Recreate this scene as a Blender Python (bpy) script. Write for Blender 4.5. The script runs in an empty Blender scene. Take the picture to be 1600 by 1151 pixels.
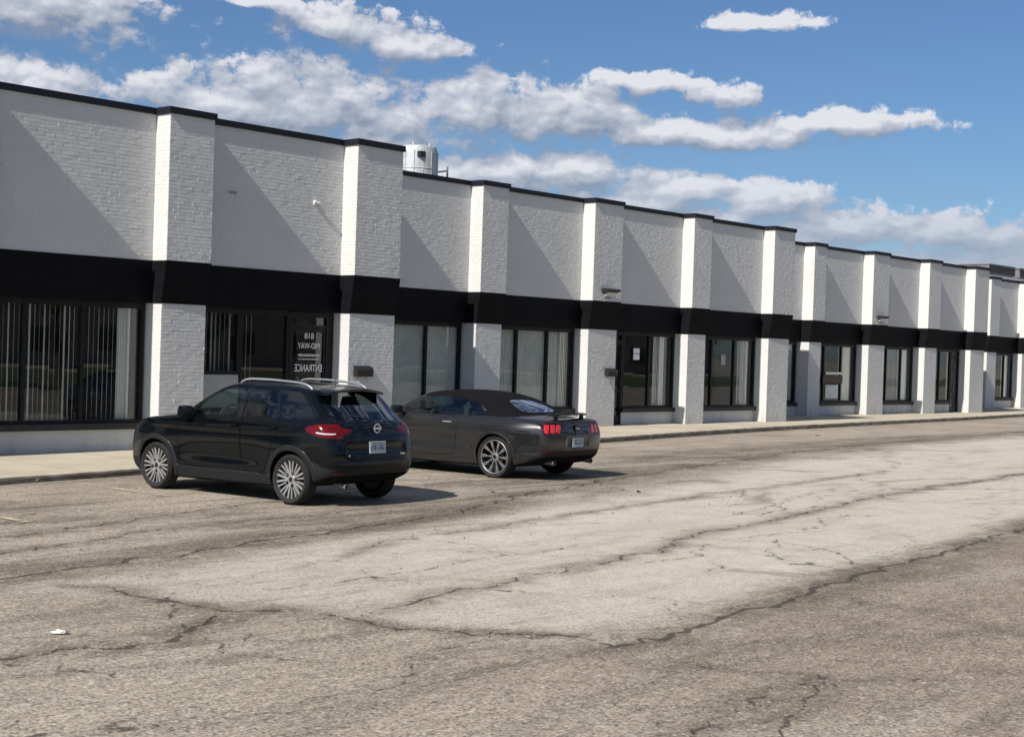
import bpy, bmesh, math, random
import numpy as np
from mathutils import Vector, Matrix
from mathutils.kdtree import KDTree

random.seed(7)
rng = np.random.default_rng(11)
R = math.radians
scene = bpy.context.scene
col = scene.collection

# ------------------------------------------------------------------ camera
cam_d = bpy.data.cameras.new("camera")
cam_d.sensor_fit = 'HORIZONTAL'
cam_d.sensor_width = 36.0
cam_d.lens = 2309.75 / 1600 * 36.0
cam_d.clip_start = 0.1
cam_d.clip_end = 6000
cam = bpy.data.objects.new("camera", cam_d)
col.objects.link(cam)
yaw, pitch, roll = 0.83831, -0.01197, -0.03225
fw = Vector((math.sin(yaw) * math.cos(pitch), math.cos(yaw) * math.cos(pitch), math.sin(pitch)))
rt = Vector((math.cos(yaw), -math.sin(yaw), 0))
up = rt.cross(fw)
rt2 = rt * math.cos(roll) - up * math.sin(roll)
up2 = up * math.cos(roll) + rt * math.sin(roll)
Mx = Matrix((rt2, up2, -fw)).transposed().to_4x4()
Mx.translation = Vector((0, 0, 2.08))
cam.matrix_world = Mx
scene.camera = cam

scene.view_settings.view_transform = 'Standard'
scene.view_settings.look = 'None'
scene.view_settings.gamma = 1.0
scene.view_settings.use_curve_mapping = False
scene.view_settings.exposure = 0.55


# ------------------------------------------------------------------ node helper
class NT:
    def __init__(s, tree):
        s.t = tree
        s.n = tree.nodes
        s.l = tree.links

    def new(s, typ, **kw):
        nd = s.n.new(typ)
        for k, v in kw.items():
            setattr(nd, k, v)
        return nd

    def put(s, sock, v):
        if isinstance(v, bpy.types.NodeSocket):
            s.l.new(v, sock)
        elif v is not None:
            if isinstance(v, (tuple, list)) and len(v) == 3 and sock.type == 'RGBA':
                v = (*v, 1)
            sock.default_value = v

    def m(s, op, a, b=None, c=None, clamp=False):
        nd = s.new('ShaderNodeMath', operation=op, use_clamp=clamp)
        s.put(nd.inputs[0], a)
        s.put(nd.inputs[1], b)
        s.put(nd.inputs[2], c)
        return nd.outputs[0]

    def vm(s, op, a, b=None):
        nd = s.new('ShaderNodeVectorMath', operation=op)
        s.put(nd.inputs[0], a)
        s.put(nd.inputs[1], b)
        return nd.outputs['Value'] if op in ('LENGTH', 'DOT_PRODUCT', 'DISTANCE') else nd.outputs[0]

    def noise(s, vec, scale, detail=4, rough=0.55, dist=0.0, dim='3D'):
        nd = s.new('ShaderNodeTexNoise', noise_dimensions=dim)
        s.put(nd.inputs['Vector'], vec)
        nd.inputs['Scale'].default_value = scale
        nd.inputs['Detail'].default_value = detail
        nd.inputs['Roughness'].default_value = rough
        nd.inputs['Distortion'].default_value = dist
        return nd.outputs['Fac'], nd.outputs['Color']

    def maprange(s, v, a, b, c=0.0, d=1.0, smooth=True):
        nd = s.new('ShaderNodeMapRange', interpolation_type='SMOOTHSTEP' if smooth else 'LINEAR')
        s.put(nd.inputs[0], v)
        for i, q in enumerate((a, b, c, d)):
            s.put(nd.inputs[i + 1], q)
        return nd.outputs[0]

    def mix(s, f, a, b, mode='MIX'):
        nd = s.new('ShaderNodeMix', data_type='RGBA', blend_type=mode)
        s.put(nd.inputs[0], f)
        s.put(nd.inputs[6], a)
        s.put(nd.inputs[7], b)
        return nd.outputs[2]

    def attr(s, name):
        nd = s.new('ShaderNodeAttribute', attribute_name=name)
        return nd.outputs['Fac']

    def comb(s, x, y, z):
        nd = s.new('ShaderNodeCombineXYZ')
        for i, q in enumerate((x, y, z)):
            s.put(nd.inputs[i], q)
        return nd.outputs[0]

    def sep(s, v):
        nd = s.new('ShaderNodeSeparateXYZ')
        s.put(nd.inputs[0], v)
        return nd.outputs


# ------------------------------------------------------------------ sun and sky
SUN_EL = 40.8
SUN_A = 6.2          # the sun rakes along the facade: degrees off the wall plane
sd = bpy.data.lights.new("sun", 'SUN')
sd.energy = 4.4
sd.angle = R(0.53)
sd.color = (1.0, 0.95, 0.86)
sun = bpy.data.objects.new("sun", sd)
col.objects.link(sun)
tosun = Vector((-math.cos(R(SUN_A)) * math.cos(R(SUN_EL)), -math.sin(R(SUN_A)) * math.cos(R(SUN_EL)), math.sin(R(SUN_EL))))
sun.rotation_euler = tosun.to_track_quat('Z', 'Y').to_euler()

world = bpy.data.worlds.new("World")
scene.world = world
world.use_nodes = True
w = NT(world.node_tree)
w.n.clear()
out = w.new('ShaderNodeOutputWorld')
sky = w.new('ShaderNodeTexSky', sky_type='NISHITA', sun_disc=False)
sky.sun_elevation = R(SUN_EL)
sky.sun_rotation = math.atan2(tosun.x, tosun.y)
sky.altitude = 200
sky.air_density = 1.0
sky.dust_density = 0.6
sky.ozone_density = 2.2
skyc = w.mix(1.0, sky.outputs[0], (0.71, 0.925, 1.18), 'MULTIPLY')
bg1 = w.new('ShaderNodeBackground')
w.put(bg1.inputs[0], skyc)
bg1.inputs[1].default_value = 0.051

# cumulus field: azimuth, elevation, half width, half height in degrees (placed in the sky itself)
CLOUDS = [(30.2, 12.2, 4.6, 1.5), (29.6, 9.2, 4.4, 1.3), (36.6, 9.2, 4.4, 1.8), (39.5, 9.4, 5.0, 2.2), (42.5, 8.9, 4.0, 1.7), (41.0, 12.2, 3.4, 0.9), (43.6, 11.5, 2.2, 0.75), (38.4, 12.9, 2.2, 0.45),
          (46.6, 9.4, 3.8, 1.7), (50.2, 9.4, 4.2, 1.2), (53.4, 8.6, 3.4, 0.75), (55.6, 10.0, 1.7, 0.6), (53.0, 10.5, 3.2, 0.5), (60.2, 9.0, 4.0, 0.6), (56.5, 8.5, 3.6, 0.75),
          (49.5, 7.1, 4.4, 0.95), (44.5, 6.6, 4.0, 0.8), (53.7, 6.5, 4.6, 0.95), (57.6, 6.0, 3.4, 1.0), (60.6, 5.2, 4.6, 0.95), (64.6, 5.0, 4.2, 1.05), (66.0, 4.0, 4.5, 0.9), (62.5, 3.9, 5.5, 0.8), (58.5, 4.7, 5.0, 0.8), (52.0, 6.0, 5.0, 0.8), (47.0, 6.9, 4.0, 0.8), (55.5, 5.3, 4.5, 0.7), (68.5, 2.8, 4.0, 0.6),
          (57.0, 12.7, 2.6, 0.34), (18, 9, 6, 2.2), (76, 5, 6, 1.3), (9, 13, 5, 1.8)]
grp = bpy.data.node_groups.new("cloud_density", 'ShaderNodeTree')
grp.interface.new_socket('P', in_out='INPUT', socket_type='NodeSocketVector')
grp.interface.new_socket('D', in_out='OUTPUT', socket_type='NodeSocketFloat')
grp.interface.new_socket('S', in_out='OUTPUT', socket_type='NodeSocketFloat')
g = NT(grp)
gi = g.new('NodeGroupInput')
go = g.new('NodeGroupOutput')
P = gi.outputs[0]
_, nc = g.noise(P, 0.55, 5, 0.55)
warp = g.vm('MULTIPLY', g.vm('SUBTRACT', nc, (0.5, 0.5, 0.5)), (1.9, 0.9, 0))
PW = g.vm('ADD', P, warp)
field = None
for (a, e, ww, hh) in CLOUDS:
    q = g.vm('MULTIPLY', g.vm('SUBTRACT', PW, (a, e - 0.15 * hh, 0)), (1 / ww, 1 / hh, 0))
    d = g.m('SUBTRACT', 1.0, g.vm('LENGTH', q))
    field = d if field is None else g.m('SMOOTH_MAX', field, d, 0.25)
n1, _ = g.noise(g.vm('MULTIPLY', P, (0.62, 1.0, 1)), 1.0, 7, 0.55, 0.2)
n2, _ = g.noise(g.vm('MULTIPLY', P, (0.10, 0.22, 1)), 1.0, 3, 0.5)
# elsewhere in the sky: scattered clouds of the same sort
sx = g.sep(P)
away = g.maprange(g.m('ABSOLUTE', g.m('SUBTRACT', sx[0], 48.0)), 20, 34)
high = g.maprange(sx[1], 13.5, 22)
gen = g.m('MULTIPLY', g.m('SUBTRACT', n2, 0.50), 4.0)
genm = g.m('MAXIMUM', away, high)
gen = g.m('ADD', g.m('MULTIPLY', gen, genm), g.m('MULTIPLY', g.m('SUBTRACT', 1.0, genm), -1.2))
field = g.m('MAXIMUM', field, gen)
def puff(scale, detail):
    vo = g.new('ShaderNodeTexVoronoi', feature='SMOOTH_F1', voronoi_dimensions='2D')
    g.put(vo.inputs['Vector'], g.vm('ADD', g.vm('MULTIPLY', P, (0.75, 1.0, 1)), g.vm('MULTIPLY', g.vm('SUBTRACT', nc2, (0.5, 0.5, 0.5)), (0.55, 0.55, 0))))
    vo.inputs['Scale'].default_value = scale
    vo.inputs['Detail'].default_value = detail
    vo.inputs['Roughness'].default_value = 0.62
    vo.inputs['Lacunarity'].default_value = 2.3
    vo.inputs['Smoothness'].default_value = 0.35
    return vo.outputs['Distance']


_, nc2 = g.noise(P, 1.7, 4, 0.6)
pf = g.m('SUBTRACT', 0.80, puff(0.95, 3.0))
dens = g.m('ADD', field, g.m('ADD', g.m('MULTIPLY', g.m('SUBTRACT', n1, 0.5), 1.5), g.m('MULTIPLY', pf, 0.55)))
g.put(go.inputs[0], dens)
n3, _ = g.noise(g.vm('MULTIPLY', P, (0.62, 1.0, 1)), 1.0, 3, 0.5, 0.15)
g.put(go.inputs[1], g.m('ADD', field, g.m('MULTIPLY', g.m('SUBTRACT', n3, 0.5), 1.9)))

tc = w.new('ShaderNodeTexCoord')
dv = w.vm('NORMALIZE', tc.outputs['Generated'])
xyz = w.sep(dv)
az = w.m('MULTIPLY', w.m('ARCTAN2', xyz[0], xyz[1]), 180 / math.pi)
el = w.m('MULTIPLY', w.m('ARCSINE', xyz[2]), 180 / math.pi)
pv = w.comb(az, el, 0.0)


def cd(vec):
    nd = w.new('ShaderNodeGroup')
    nd.node_tree = grp
    w.put(nd.inputs[0], vec)
    return nd.outputs


c0 = cd(pv)
c1 = cd(w.vm('ADD', pv, (-0.30, 0.75, 0)))
c2 = cd(w.vm('ADD', pv, (-0.12, 0.20, 0)))
low = w.maprange(w.m('SUBTRACT', c0[1], c1[1]), -.5, .35)      # crisp lit crowns, vaporous bases
alpha = w.maprange(c0[0], -0.14, w.m('ADD', .60, w.m('MULTIPLY', low, -.34)))
alpha = w.m('MULTIPLY', alpha, w.maprange(el, -1.0, 1.5))
lit = w.m('ADD', 0.35, w.m('ADD', w.m('MULTIPLY', w.m('SUBTRACT', c0[1], c1[1]), 0.60), w.m('MULTIPLY', w.m('SUBTRACT', c0[0], c2[0]), 0.34)), clamp=True)
ccol = w.mix(w.maprange(lit, .05, .60, smooth=False), (0.172, 0.208, 0.276), (0.375, 0.395, 0.450))
ccol = w.mix(w.maprange(lit, .55, .95), ccol, (0.545, 0.55, 0.58))
# far clouds sink into the blue-grey air
ccol = w.mix(w.maprange(el, 7.6, 2.5, 0, .88), ccol, (0.245, 0.300, 0.385))
bg2 = w.new('ShaderNodeBackground')
w.put(bg2.inputs[0], ccol)
bg2.inputs[1].default_value = 1.0
mx = w.new('ShaderNodeMixShader')
w.put(mx.inputs[0], w.m('MULTIPLY', alpha, 0.94))
w.l.new(bg1.outputs[0], mx.inputs[1])
w.l.new(bg2.outputs[0], mx.inputs[2])
w.l.new(mx.outputs[0], out.inputs[0])
world.cycles.sampling_method = 'MANUAL'
world.cycles.sample_map_resolution = 512


# ------------------------------------------------------------------ object helpers
def link(o, parent=None):
    col.objects.link(o)
    if parent is not None:
        o.parent = parent
    return o


def thing(name, label, cat, loc=(0, 0, 0), rz=0.0, group=None):
    o = bpy.data.objects.new(name, None)
    o.empty_display_size = 0.2
    col.objects.link(o)
    o.location = loc
    o.rotation_euler = (0, 0, rz)
    tag(o, label, cat, group)
    return o


def tag(o, label=None, cat=None, group=None, kind=None):
    if label: o['label'] = label
    if cat: o['category'] = cat
    if group: o['group'] = group
    if kind: o['kind'] = kind
    return o


def raw_mesh(name, V, F, mat, parent=None, smooth=False, normals=None):
    me = bpy.data.meshes.new(name)
    V = np.asarray(V, dtype=np.float32)
    if isinstance(F, np.ndarray):
        k = F.shape[1]
        me.vertices.add(len(V))
        me.vertices.foreach_set('co', V.ravel())
        me.loops.add(F.size)
        me.loops.foreach_set('vertex_index', F.astype(np.int32).ravel())
        me.polygons.add(len(F))
        me.polygons.foreach_set('loop_start', np.arange(0, F.size, k, dtype=np.int32))
        me.polygons.foreach_set('loop_total', np.full(len(F), k, dtype=np.int32))
        me.update(calc_edges=True)
    else:
        me.from_pydata([tuple(map(float, v)) for v in V], [], F)
        me.update()
    me.polygons.foreach_set('use_smooth', np.full(len(me.polygons), bool(smooth)))
    if normals is not None:
        me.normals_split_custom_set_from_vertices([tuple(map(float, n)) for n in normals])
    if mat: me.materials.append(mat)
    return link(bpy.data.objects.new(name, me), parent)


class MB:
    """collects boxes, prisms and tubes into ONE mesh"""

    def __init__(s):
        s.v = []
        s.f = []

    def quadmesh(s, V, F):
        b = len(s.v)
        s.v.extend([tuple(map(float, q)) for q in V])
        s.f.extend([tuple(int(i) + b for i in q) for q in F])
        return s

    def box(s, x0, x1, y0, y1, z0, z1):
        V = [(x0, y0, z0), (x1, y0, z0), (x1, y1, z0), (x0, y1, z0), (x0, y0, z1), (x1, y0, z1), (x1, y1, z1), (x0, y1, z1)]
        return s.quadmesh(V, [(0, 3, 2, 1), (4, 5, 6, 7), (0, 1, 5, 4), (1, 2, 6, 5), (2, 3, 7, 6), (3, 0, 4, 7)])

    def prism(s, prof, x0, x1):
        """profile of (y, z) points swept along x"""
        n = len(prof)
        V = [(x0, y, z) for y, z in prof] + [(x1, y, z) for y, z in prof]
        F = [tuple(range(n))[::-1], tuple(range(n, 2 * n))] + [(i, (i + 1) % n, n + (i + 1) % n, n + i) for i in range(n)]
        return s.quadmesh(V, F)

    def lathe(s, prof, axis='y', seg=32, c=(0, 0, 0)):
        """profile of (r, h) points turned round an axis"""
        n = len(prof)
        V = []
        for k in range(seg):
            a = 2 * math.pi * k / seg
            for r, h in prof:
                p = {'y': (r * math.cos(a), h, r * math.sin(a)), 'z': (r * math.cos(a), r * math.sin(a), h), 'x': (h, r * math.cos(a), r * math.sin(a))}[axis]
                V.append((p[0] + c[0], p[1] + c[1], p[2] + c[2]))
        F = []
        for k in range(seg):
            k2 = (k + 1) % seg
            for i in range(n - 1):
                F.append((k * n + i, k * n + i + 1, k2 * n + i + 1, k2 * n + i))
        return s.quadmesh(V, F)

    def tube(s, pts, r, seg=8, cap=True):
        pts = [Vector(p) for p in pts]
        n = len(pts)
        V = []
        for i, p in enumerate(pts):
            t = (pts[min(i + 1, n - 1)] - pts[max(i - 1, 0)]).normalized()
            a = t.cross(Vector((0, 0, 1)))
            if a.length < 1e-3: a = t.cross(Vector((1, 0, 0)))
            a.normalize()
            b = t.cross(a)
            rr = r[i] if isinstance(r, (list, tuple)) else r
            for k in range(seg):
                an = 2 * math.pi * k / seg
                V.append(p + a * (math.cos(an) * rr) + b * (math.sin(an) * rr))
        F = [(i * seg + k, i * seg + (k + 1) % seg, (i + 1) * seg + (k + 1) % seg, (i + 1) * seg + k) for i in range(n - 1) for k in range(seg)]
        if cap:
            F.append(tuple(range(seg))[::-1])
            F.append(tuple(range((n - 1) * seg, n * seg)))
        return s.quadmesh(V, F)

    def build(s, name, mat, parent=None, smooth=False, bevel=0.0):
        me = bpy.data.meshes.new(name)
        me.from_pydata(s.v, [], s.f)
        bm = bmesh.new()
        bm.from_mesh(me)
        bmesh.ops.recalc_face_normals(bm, faces=bm.faces)
        if bevel > 0:
            bmesh.ops.bevel(bm, geom=[e for e in bm.edges if e.is_manifold and e.calc_face_angle(0) > 0.5], offset=bevel, segments=2, profile=0.7, affect='EDGES', clamp_overlap=True)
        bm.to_mesh(me)
        bm.free()
        me.update()
        if smooth:
            me.polygons.foreach_set('use_smooth', np.ones(len(me.polygons), dtype=bool))
            me.set_sharp_from_angle(angle=R(38))
        if mat: me.materials.append(mat)
        return link(bpy.data.objects.new(name, me), parent)


def text_mesh(txt, size, mat, name, parent=None, mirror=False, extrude=0.0015):
    """flat lettering in the local XZ plane, centred, reading along +X seen from -Y"""
    cu = bpy.data.curves.new(name, 'FONT')
    cu.body = txt
    cu.size = size
    cu.extrude = extrude
    cu.align_x = 'CENTER'
    cu.align_y = 'CENTER'
    tmp = bpy.data.objects.new(name, cu)
    col.objects.link(tmp)
    dg = bpy.context.evaluated_depsgraph_get()
    me = bpy.data.meshes.new_from_object(tmp.evaluated_get(dg))
    bpy.data.objects.remove(tmp)
    bpy.data.curves.remove(cu)
    for v in me.vertices:
        x, y, z = v.co
        v.co = (-x if mirror else x, -z, y)
    if mirror: me.flip_normals()
    me.materials.clear()
    me.materials.append(mat)
    return link(bpy.data.objects.new(name, me), parent)


# ------------------------------------------------------------------ materials
def mat_new(name):
    m = bpy.data.materials.new(name)
    m.use_nodes = True
    t = NT(m.node_tree)
    b = t.n['Principled BSDF']
    return m, t, b


def simple(name, c, rough=0.6, metal=0.0, coat=0.0, spec=0.5, noise=0.0, nscale=8.0, bump=0.0, bscale=60.0, coat_rough=0.03):
    m, t, b = mat_new(name)
    b.inputs['Roughness'].default_value = rough
    b.inputs['Metallic'].default_value = metal
    b.inputs['Coat Weight'].default_value = coat
    b.inputs['Coat Roughness'].default_value = coat_rough
    b.inputs['Specular IOR Level'].default_value = spec
    tcn = t.new('ShaderNodeTexCoord')
    if noise > 0:
        f, _ = t.noise(tcn.outputs['Object'], nscale, 6, 0.6)
        f = t.maprange(f, 0.3, 0.7)
        t.put(b.inputs['Base Color'], t.mix(f, tuple(q * (1 - noise) for q in c), tuple(min(1, q * (1 + noise)) for q in c)))
    else:
        b.inputs['Base Color'].default_value = (*c, 1)
    if bump > 0:
        f, _ = t.noise(tcn.outputs['Object'], bscale, 5, 0.6)
        bn = t.new('ShaderNodeBump')
        bn.inputs['Strength'].default_value = bump
        bn.inputs['Distance'].default_value = 0.01
        t.put(bn.inputs['Height'], f)
        t.put(b.inputs['Normal'], bn.outputs[0])
    return m


def glass(name, tint, ior=1.5, rough=0.0, film=0.0):
    m, t, b = mat_new(name)
    t.n.remove(b)
    o = t.n['Material Output']
    tr = t.new('ShaderNodeBsdfTransparent')
    tr.inputs[0].default_value = (*tint, 1)
    gl = t.new('ShaderNodeBsdfGlossy')
    gl.inputs['Roughness'].default_value = rough
    gl.inputs['Color'].default_value = (0.95, 0.97, 1, 1)
    geo = t.new('ShaderNodeNewGeometry')
    f0 = ((ior - 1) / (ior + 1)) ** 2
    c1 = t.m('SUBTRACT', 1.0, t.m('ABSOLUTE', t.vm('DOT_PRODUCT', geo.outputs['Normal'], geo.outputs['Incoming'])))
    f = t.m('ADD', t.m('MULTIPLY', t.m('POWER', c1, 5.0), 1 - f0), f0)
    f = t.m('ADD', t.m('MULTIPLY', f, 1.9), film, clamp=True)
    mxs = t.new('ShaderNodeMixShader')
    t.put(mxs.inputs[0], f)
    t.l.new(tr.outputs[0], mxs.inputs[1])
    t.l.new(gl.outputs[0], mxs.inputs[2])
    t.l.new(mxs.outputs[0], o.inputs[0])
    return m


def white_paint(name, base, dirt=True):
    m, t, b = mat_new(name)
    geo = t.new('ShaderNodeNewGeometry')
    Pn = geo.outputs['Position']
    f, _ = t.noise(Pn, 0.9, 7, 0.62)
    f2, _ = t.noise(t.vm('MULTIPLY', Pn, (3.2, 3.2, 0.35)), 1.0, 5, 0.6)
    c = t.mix(t.maprange(f, 0.32, 0.72), tuple(q * 0.93 for q in base), base)
    if dirt:
        z = t.sep(Pn)[2]
        low = t.maprange(z, 0.1, 0.55, 1.0, 0.0)
        c = t.mix(t.m('MULTIPLY', low, t.maprange(f2, 0.42, 0.72, 0.15, 0.6)), c, (0.33, 0.30, 0.25))
        c = t.mix(t.m('MULTIPLY', t.maprange(f2, 0.55, 0.8), 0.28), c, (0.42, 0.40, 0.36))
    t.put(b.inputs['Base Color'], c)
    b.inputs['Roughness'].default_value = 0.62
    b.inputs['Specular IOR Level'].default_value = 0.35
    f3, _ = t.noise(Pn, 70, 4, 0.6)
    f4, _ = t.noise(t.vm('MULTIPLY', Pn, (6, 6, 20)), 1.0, 4, 0.6)
    bn = t.new('ShaderNodeBump')
    bn.inputs['Strength'].default_value = 0.30
    bn.inputs['Distance'].default_value = 0.004
    t.put(bn.inputs['Height'], t.m('ADD', f3, t.m('MULTIPLY', f4, .9)))
    t.put(b.inputs['Normal'], bn.outputs[0])
    return m


M_BRICK = white_paint('white painted brick', (0.59, 0.59, 0.58))
M_WALL = white_paint('white painted block', (0.62, 0.63, 0.63))
M_BAND = simple('black painted fascia', (0.0042, 0.0042, 0.0058), 0.65, spec=0.12, noise=0.3, nscale=3, bump=0.15, bscale=25)
M_COPING = simple('dark metal coping', (0.008, 0.009, 0.016), 0.55, spec=0.3)
M_FRAME = simple('black aluminium frame', (0.006, 0.006, 0.008), 0.5, spec=0.3)
M_SILL = simple('black sill', (0.016, 0.015, 0.017), 0.6, noise=0.3)
M_GLASS = glass('store glass', (0.83, 0.86, 0.84), 1.5)
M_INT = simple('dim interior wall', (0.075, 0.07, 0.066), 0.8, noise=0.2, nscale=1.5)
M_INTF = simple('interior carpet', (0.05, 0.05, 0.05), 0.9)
M_SLAT = simple('pale blind fabric', (0.78, 0.79, 0.77), 0.8)
M_SLATG = simple('grey green blind fabric', (0.63, 0.64, 0.61), 0.8, noise=0.12, nscale=2)
M_CREAM = simple('cream curtain', (0.78, 0.76, 0.66), 0.8, noise=0.1, nscale=3)
M_ROOF = simple('gravel roof', (0.22, 0.21, 0.20), 0.9, noise=0.3, nscale=20)
M_BLACK = simple('black metal', (0.012, 0.012, 0.013), 0.5)
M_STEEL = simple('galvanised steel', (0.44, 0.46, 0.47), 0.6, metal=0.35, noise=0.15, nscale=4)
M_GREYM = simple('grey cabinet metal', (0.16, 0.15, 0.15), 0.55, noise=0.2)
M_WHITE = simple('white plastic', (0.75, 0.75, 0.74), 0.5)
M_LETTER = simple('white vinyl lettering', (0.80, 0.80, 0.80), 0.6)
M_PAPER = simple('white paper', (0.80, 0.81, 0.82), 0.7)
M_REDP = simple('dark red sign board', (0.16, 0.025, 0.03), 0.5)
# ------------------------------------------------------------------ ground
def seg_dist(X, Y, pts):
    d = np.full(X.shape, 1e9, np.float32)
    for (x0, y0), (x1, y1) in zip(pts[:-1], pts[1:]):
        dx, dy = x1 - x0, y1 - y0
        L2 = dx * dx + dy * dy + 1e-9
        t = np.clip(((X - x0) * dx + (Y - y0) * dy) / L2, 0, 1)
        d = np.minimum(d, np.hypot(X - x0 - t * dx, Y - y0 - t * dy))
    return d


def in_poly(px, py, poly):
    inside = np.zeros(px.shape, bool)
    n = len(poly)
    for i in range(n):
        x0, y0 = poly[i]
        x1, y1 = poly[(i + 1) % n]
        c = ((y0 > py) != (y1 > py)) & (px < (x1 - x0) * (py - y0) / ((y1 - y0) + 1e-12) + x0)
        inside ^= c
    return inside


# cracks of the worn asphalt: (strength, half width, points in metres)
CR = [
    (1.0, .050, [(-6, 9.6), (0, 10.5), (6.09, 11.54), (7.01, 11.69), (7.88, 11.83), (8.71, 11.98), (9.93, 12.31), (10.96, 12.47), (12.47, 12.8), (14.04, 13.22), (16.37, 14.27), (20.55, 15.42), (24.69, 16.48), (29.47, 17.6), (35.93, 18.56), (50, 19.9)]),
    (.8, .035, [(0, 12.9), (7.51, 13.99), (8.61, 14.14), (9.58, 14.4), (11.15, 14.97), (13.35, 15.48), (17, 16.2)]),
    (.8, .030, [(0, 11.9), (6.95, 12.94), (7.91, 13.09), (8.96, 13.46), (9.94, 13.68), (10.91, 13.78), (13, 13.9)]),
    (.7, .028, [(9.86, 11.02), (11.43, 11.62), (12.49, 11.75), (14.76, 12.09), (16.37, 12.27), (18.73, 12.71), (19.95, 12.81), (26, 13.6)]),
    (.85, .030, [(7.78, 8.45), (8.46, 8.65), (9.06, 8.8), (10.03, 8.94), (11.15, 9.1), (12.6, 9.34), (13.66, 9.68), (14.57, 9.96), (17.26, 10.37), (21.77, 11.21), (28.2, 11.82), (33.28, 12.49), (45, 13.6)]),
    (.9, .030, [(6.78, 10.91), (6.93, 10.39), (6.99, 9.59), (7.02, 9.21), (7.44, 9.0), (7.54, 8.7), (7.61, 8.34), (7.69, 7.86), (8.05, 7.24), (8.39, 6.83), (8.37, 6.46)]),
    (.9, .035, [(-2, 7.6), (4.69, 8.7), (4.89, 8.74), (5.4, 8.74), (5.56, 8.53), (5.94, 8.5), (6.37, 8.74), (6.93, 9.11)]),
    (1.0, .045, [(8.2, 6.50), (8.37, 6.46), (8.92, 6.41), (10.16, 6.61), (11.45, 6.79), (13.2, 7.11), (14.9, 7.27), (16.87, 7.51), (18.68, 7.8), (22.16, 8.29), (40, 10.4)]),
    (.6, .022, [(12.23, 7.97), (12.66, 7.66), (12.71, 6.98)]), (.5, .02, [(13.47, 9.81), (13.42, 9.41), (13.8, 8.9)]),
    (.5, .02, [(12.23, 7.97), (12.47, 7.4), (12.82, 7.04)]), (.6, .025, [(3.6, 8.5), (4.64, 8.29), (5.12, 8.13), (5.56, 7.89), (6.2, 7.7)]),
    (.5, .022, [(4.2, 9.8), (5.52, 9.88), (6.15, 9.88), (6.68, 10.01)]), (.6, .022, [(6.58, 8.13), (6.96, 7.88), (7.58, 7.88)]),
    (.7, .022, [(8.21, 5.84), (8.47, 5.24), (8.72, 4.91)]), (.7, .035, [(7, 14.8), (9.15, 15.04), (9.74, 14.89), (10.49, 14.97)]),
    (.7, .045, [(6, 16.0), (9.04, 16.26), (9.65, 16.29), (10.26, 16.27)]), (.7, .05, [(15.45, 15.87), (17.53, 15.69), (20.89, 16.25)]),
    (.6, .05, [(24.0, 18.02), (26.55, 18.22), (33.9, 19.31)]), (.7, .03, [(6.2, 4.5), (6.7, 4.62), (7.77, 4.89), (8.64, 4.86), (9.11, 4.46)]),
    (.7, .03, [(6.87, 4.31), (7.84, 4.62), (8.67, 4.83)]), (.6, .025, [(11.69, 6.61), (11.62, 5.66), (11.29, 4.68)]), (.5, .02, [(9.52, 14.96), (9.43, 14.29), (9.0, 13.5)]),
]
KERB = [(-30, 12.2), (0, 17.1), (10.49, 18.85), (13.04, 19.32), (20, 20.4), (27.11, 21.49), (31.96, 22.3), (36.82, 23.0), (43.67, 23.75), (52.55, 24.56), (56.2, 25.0), (70, 26.6), (100, 30)]
CR.append((.62, .0199, [(x, y - .05) for x, y in KERB]))      # dirt gathered in the gutter
r2 = random.Random(3)
for k in range(330):
    x, y = (r2.uniform(1, 34), r2.uniform(2, 18)) if k < 200 else (r2.uniform(2, 17), r2.uniform(2.5, 7.5))
    a = r2.choice([0.10, 0.12, 0.15, 0.18, 1.6, 2.4]) + r2.gauss(0, .18)
    pts = [(x, y)]
    for j in range(r2.randint(3, 9)):
        st = r2.uniform(.18, .5) * (1 + (y > 9))
        a += r2.gauss(0, .24)
        x += st * math.cos(a)
        y += st * math.sin(a)
        pts.append((x, y))
    CR.append((r2.uniform(.40, .75) * (.74 if y < 6.6 else .93), r2.uniform(.005, .011) * (1.0 + y / 14), pts))


def axis(lo, a, b, hi, step, n):
    f = np.arange(a, b + 1e-6, step)
    g1 = a - np.geomspace(step * 2, a - lo, n)[::-1]
    g2 = b + np.geomspace(step * 2, hi - b, n)
    return np.concatenate([g1, f, g2])


gx = axis(-2500, -1.0, 44.0, 2500, 0.085, 26)
gy = axis(-2500, 2.0, 21.5, 2500, 0.065, 26)
gx = np.concatenate([gx[gx < 3.5], np.arange(3.5, 21, .042), gx[gx > 21.01]])      # finer where the cracks are seen close up
gy = np.concatenate([gy[gy < 3.5], np.arange(3.5, 15, .036), gy[gy > 15.01]])
GX, GY = np.meshgrid(gx, gy, indexing='ij')
X, Y = GX.astype(np.float32), GY.astype(np.float32)
def vnoise(sc, seed):
    """cheap smooth value noise for uneven outlines"""
    rg = np.random.default_rng(seed)
    T = rg.normal(0, 1, (97, 97))
    u, v = (X * sc) % 96, (Y * sc) % 96
    i, j = u.astype(int), v.astype(int)
    a, b_ = u - i, v - j
    a, b_ = a * a * (3 - 2 * a), b_ * b_ * (3 - 2 * b_)
    return (T[i, j] * (1 - a) + T[i + 1, j] * a) * (1 - b_) + (T[i, j + 1] * (1 - a) + T[i + 1, j + 1] * a) * b_


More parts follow.
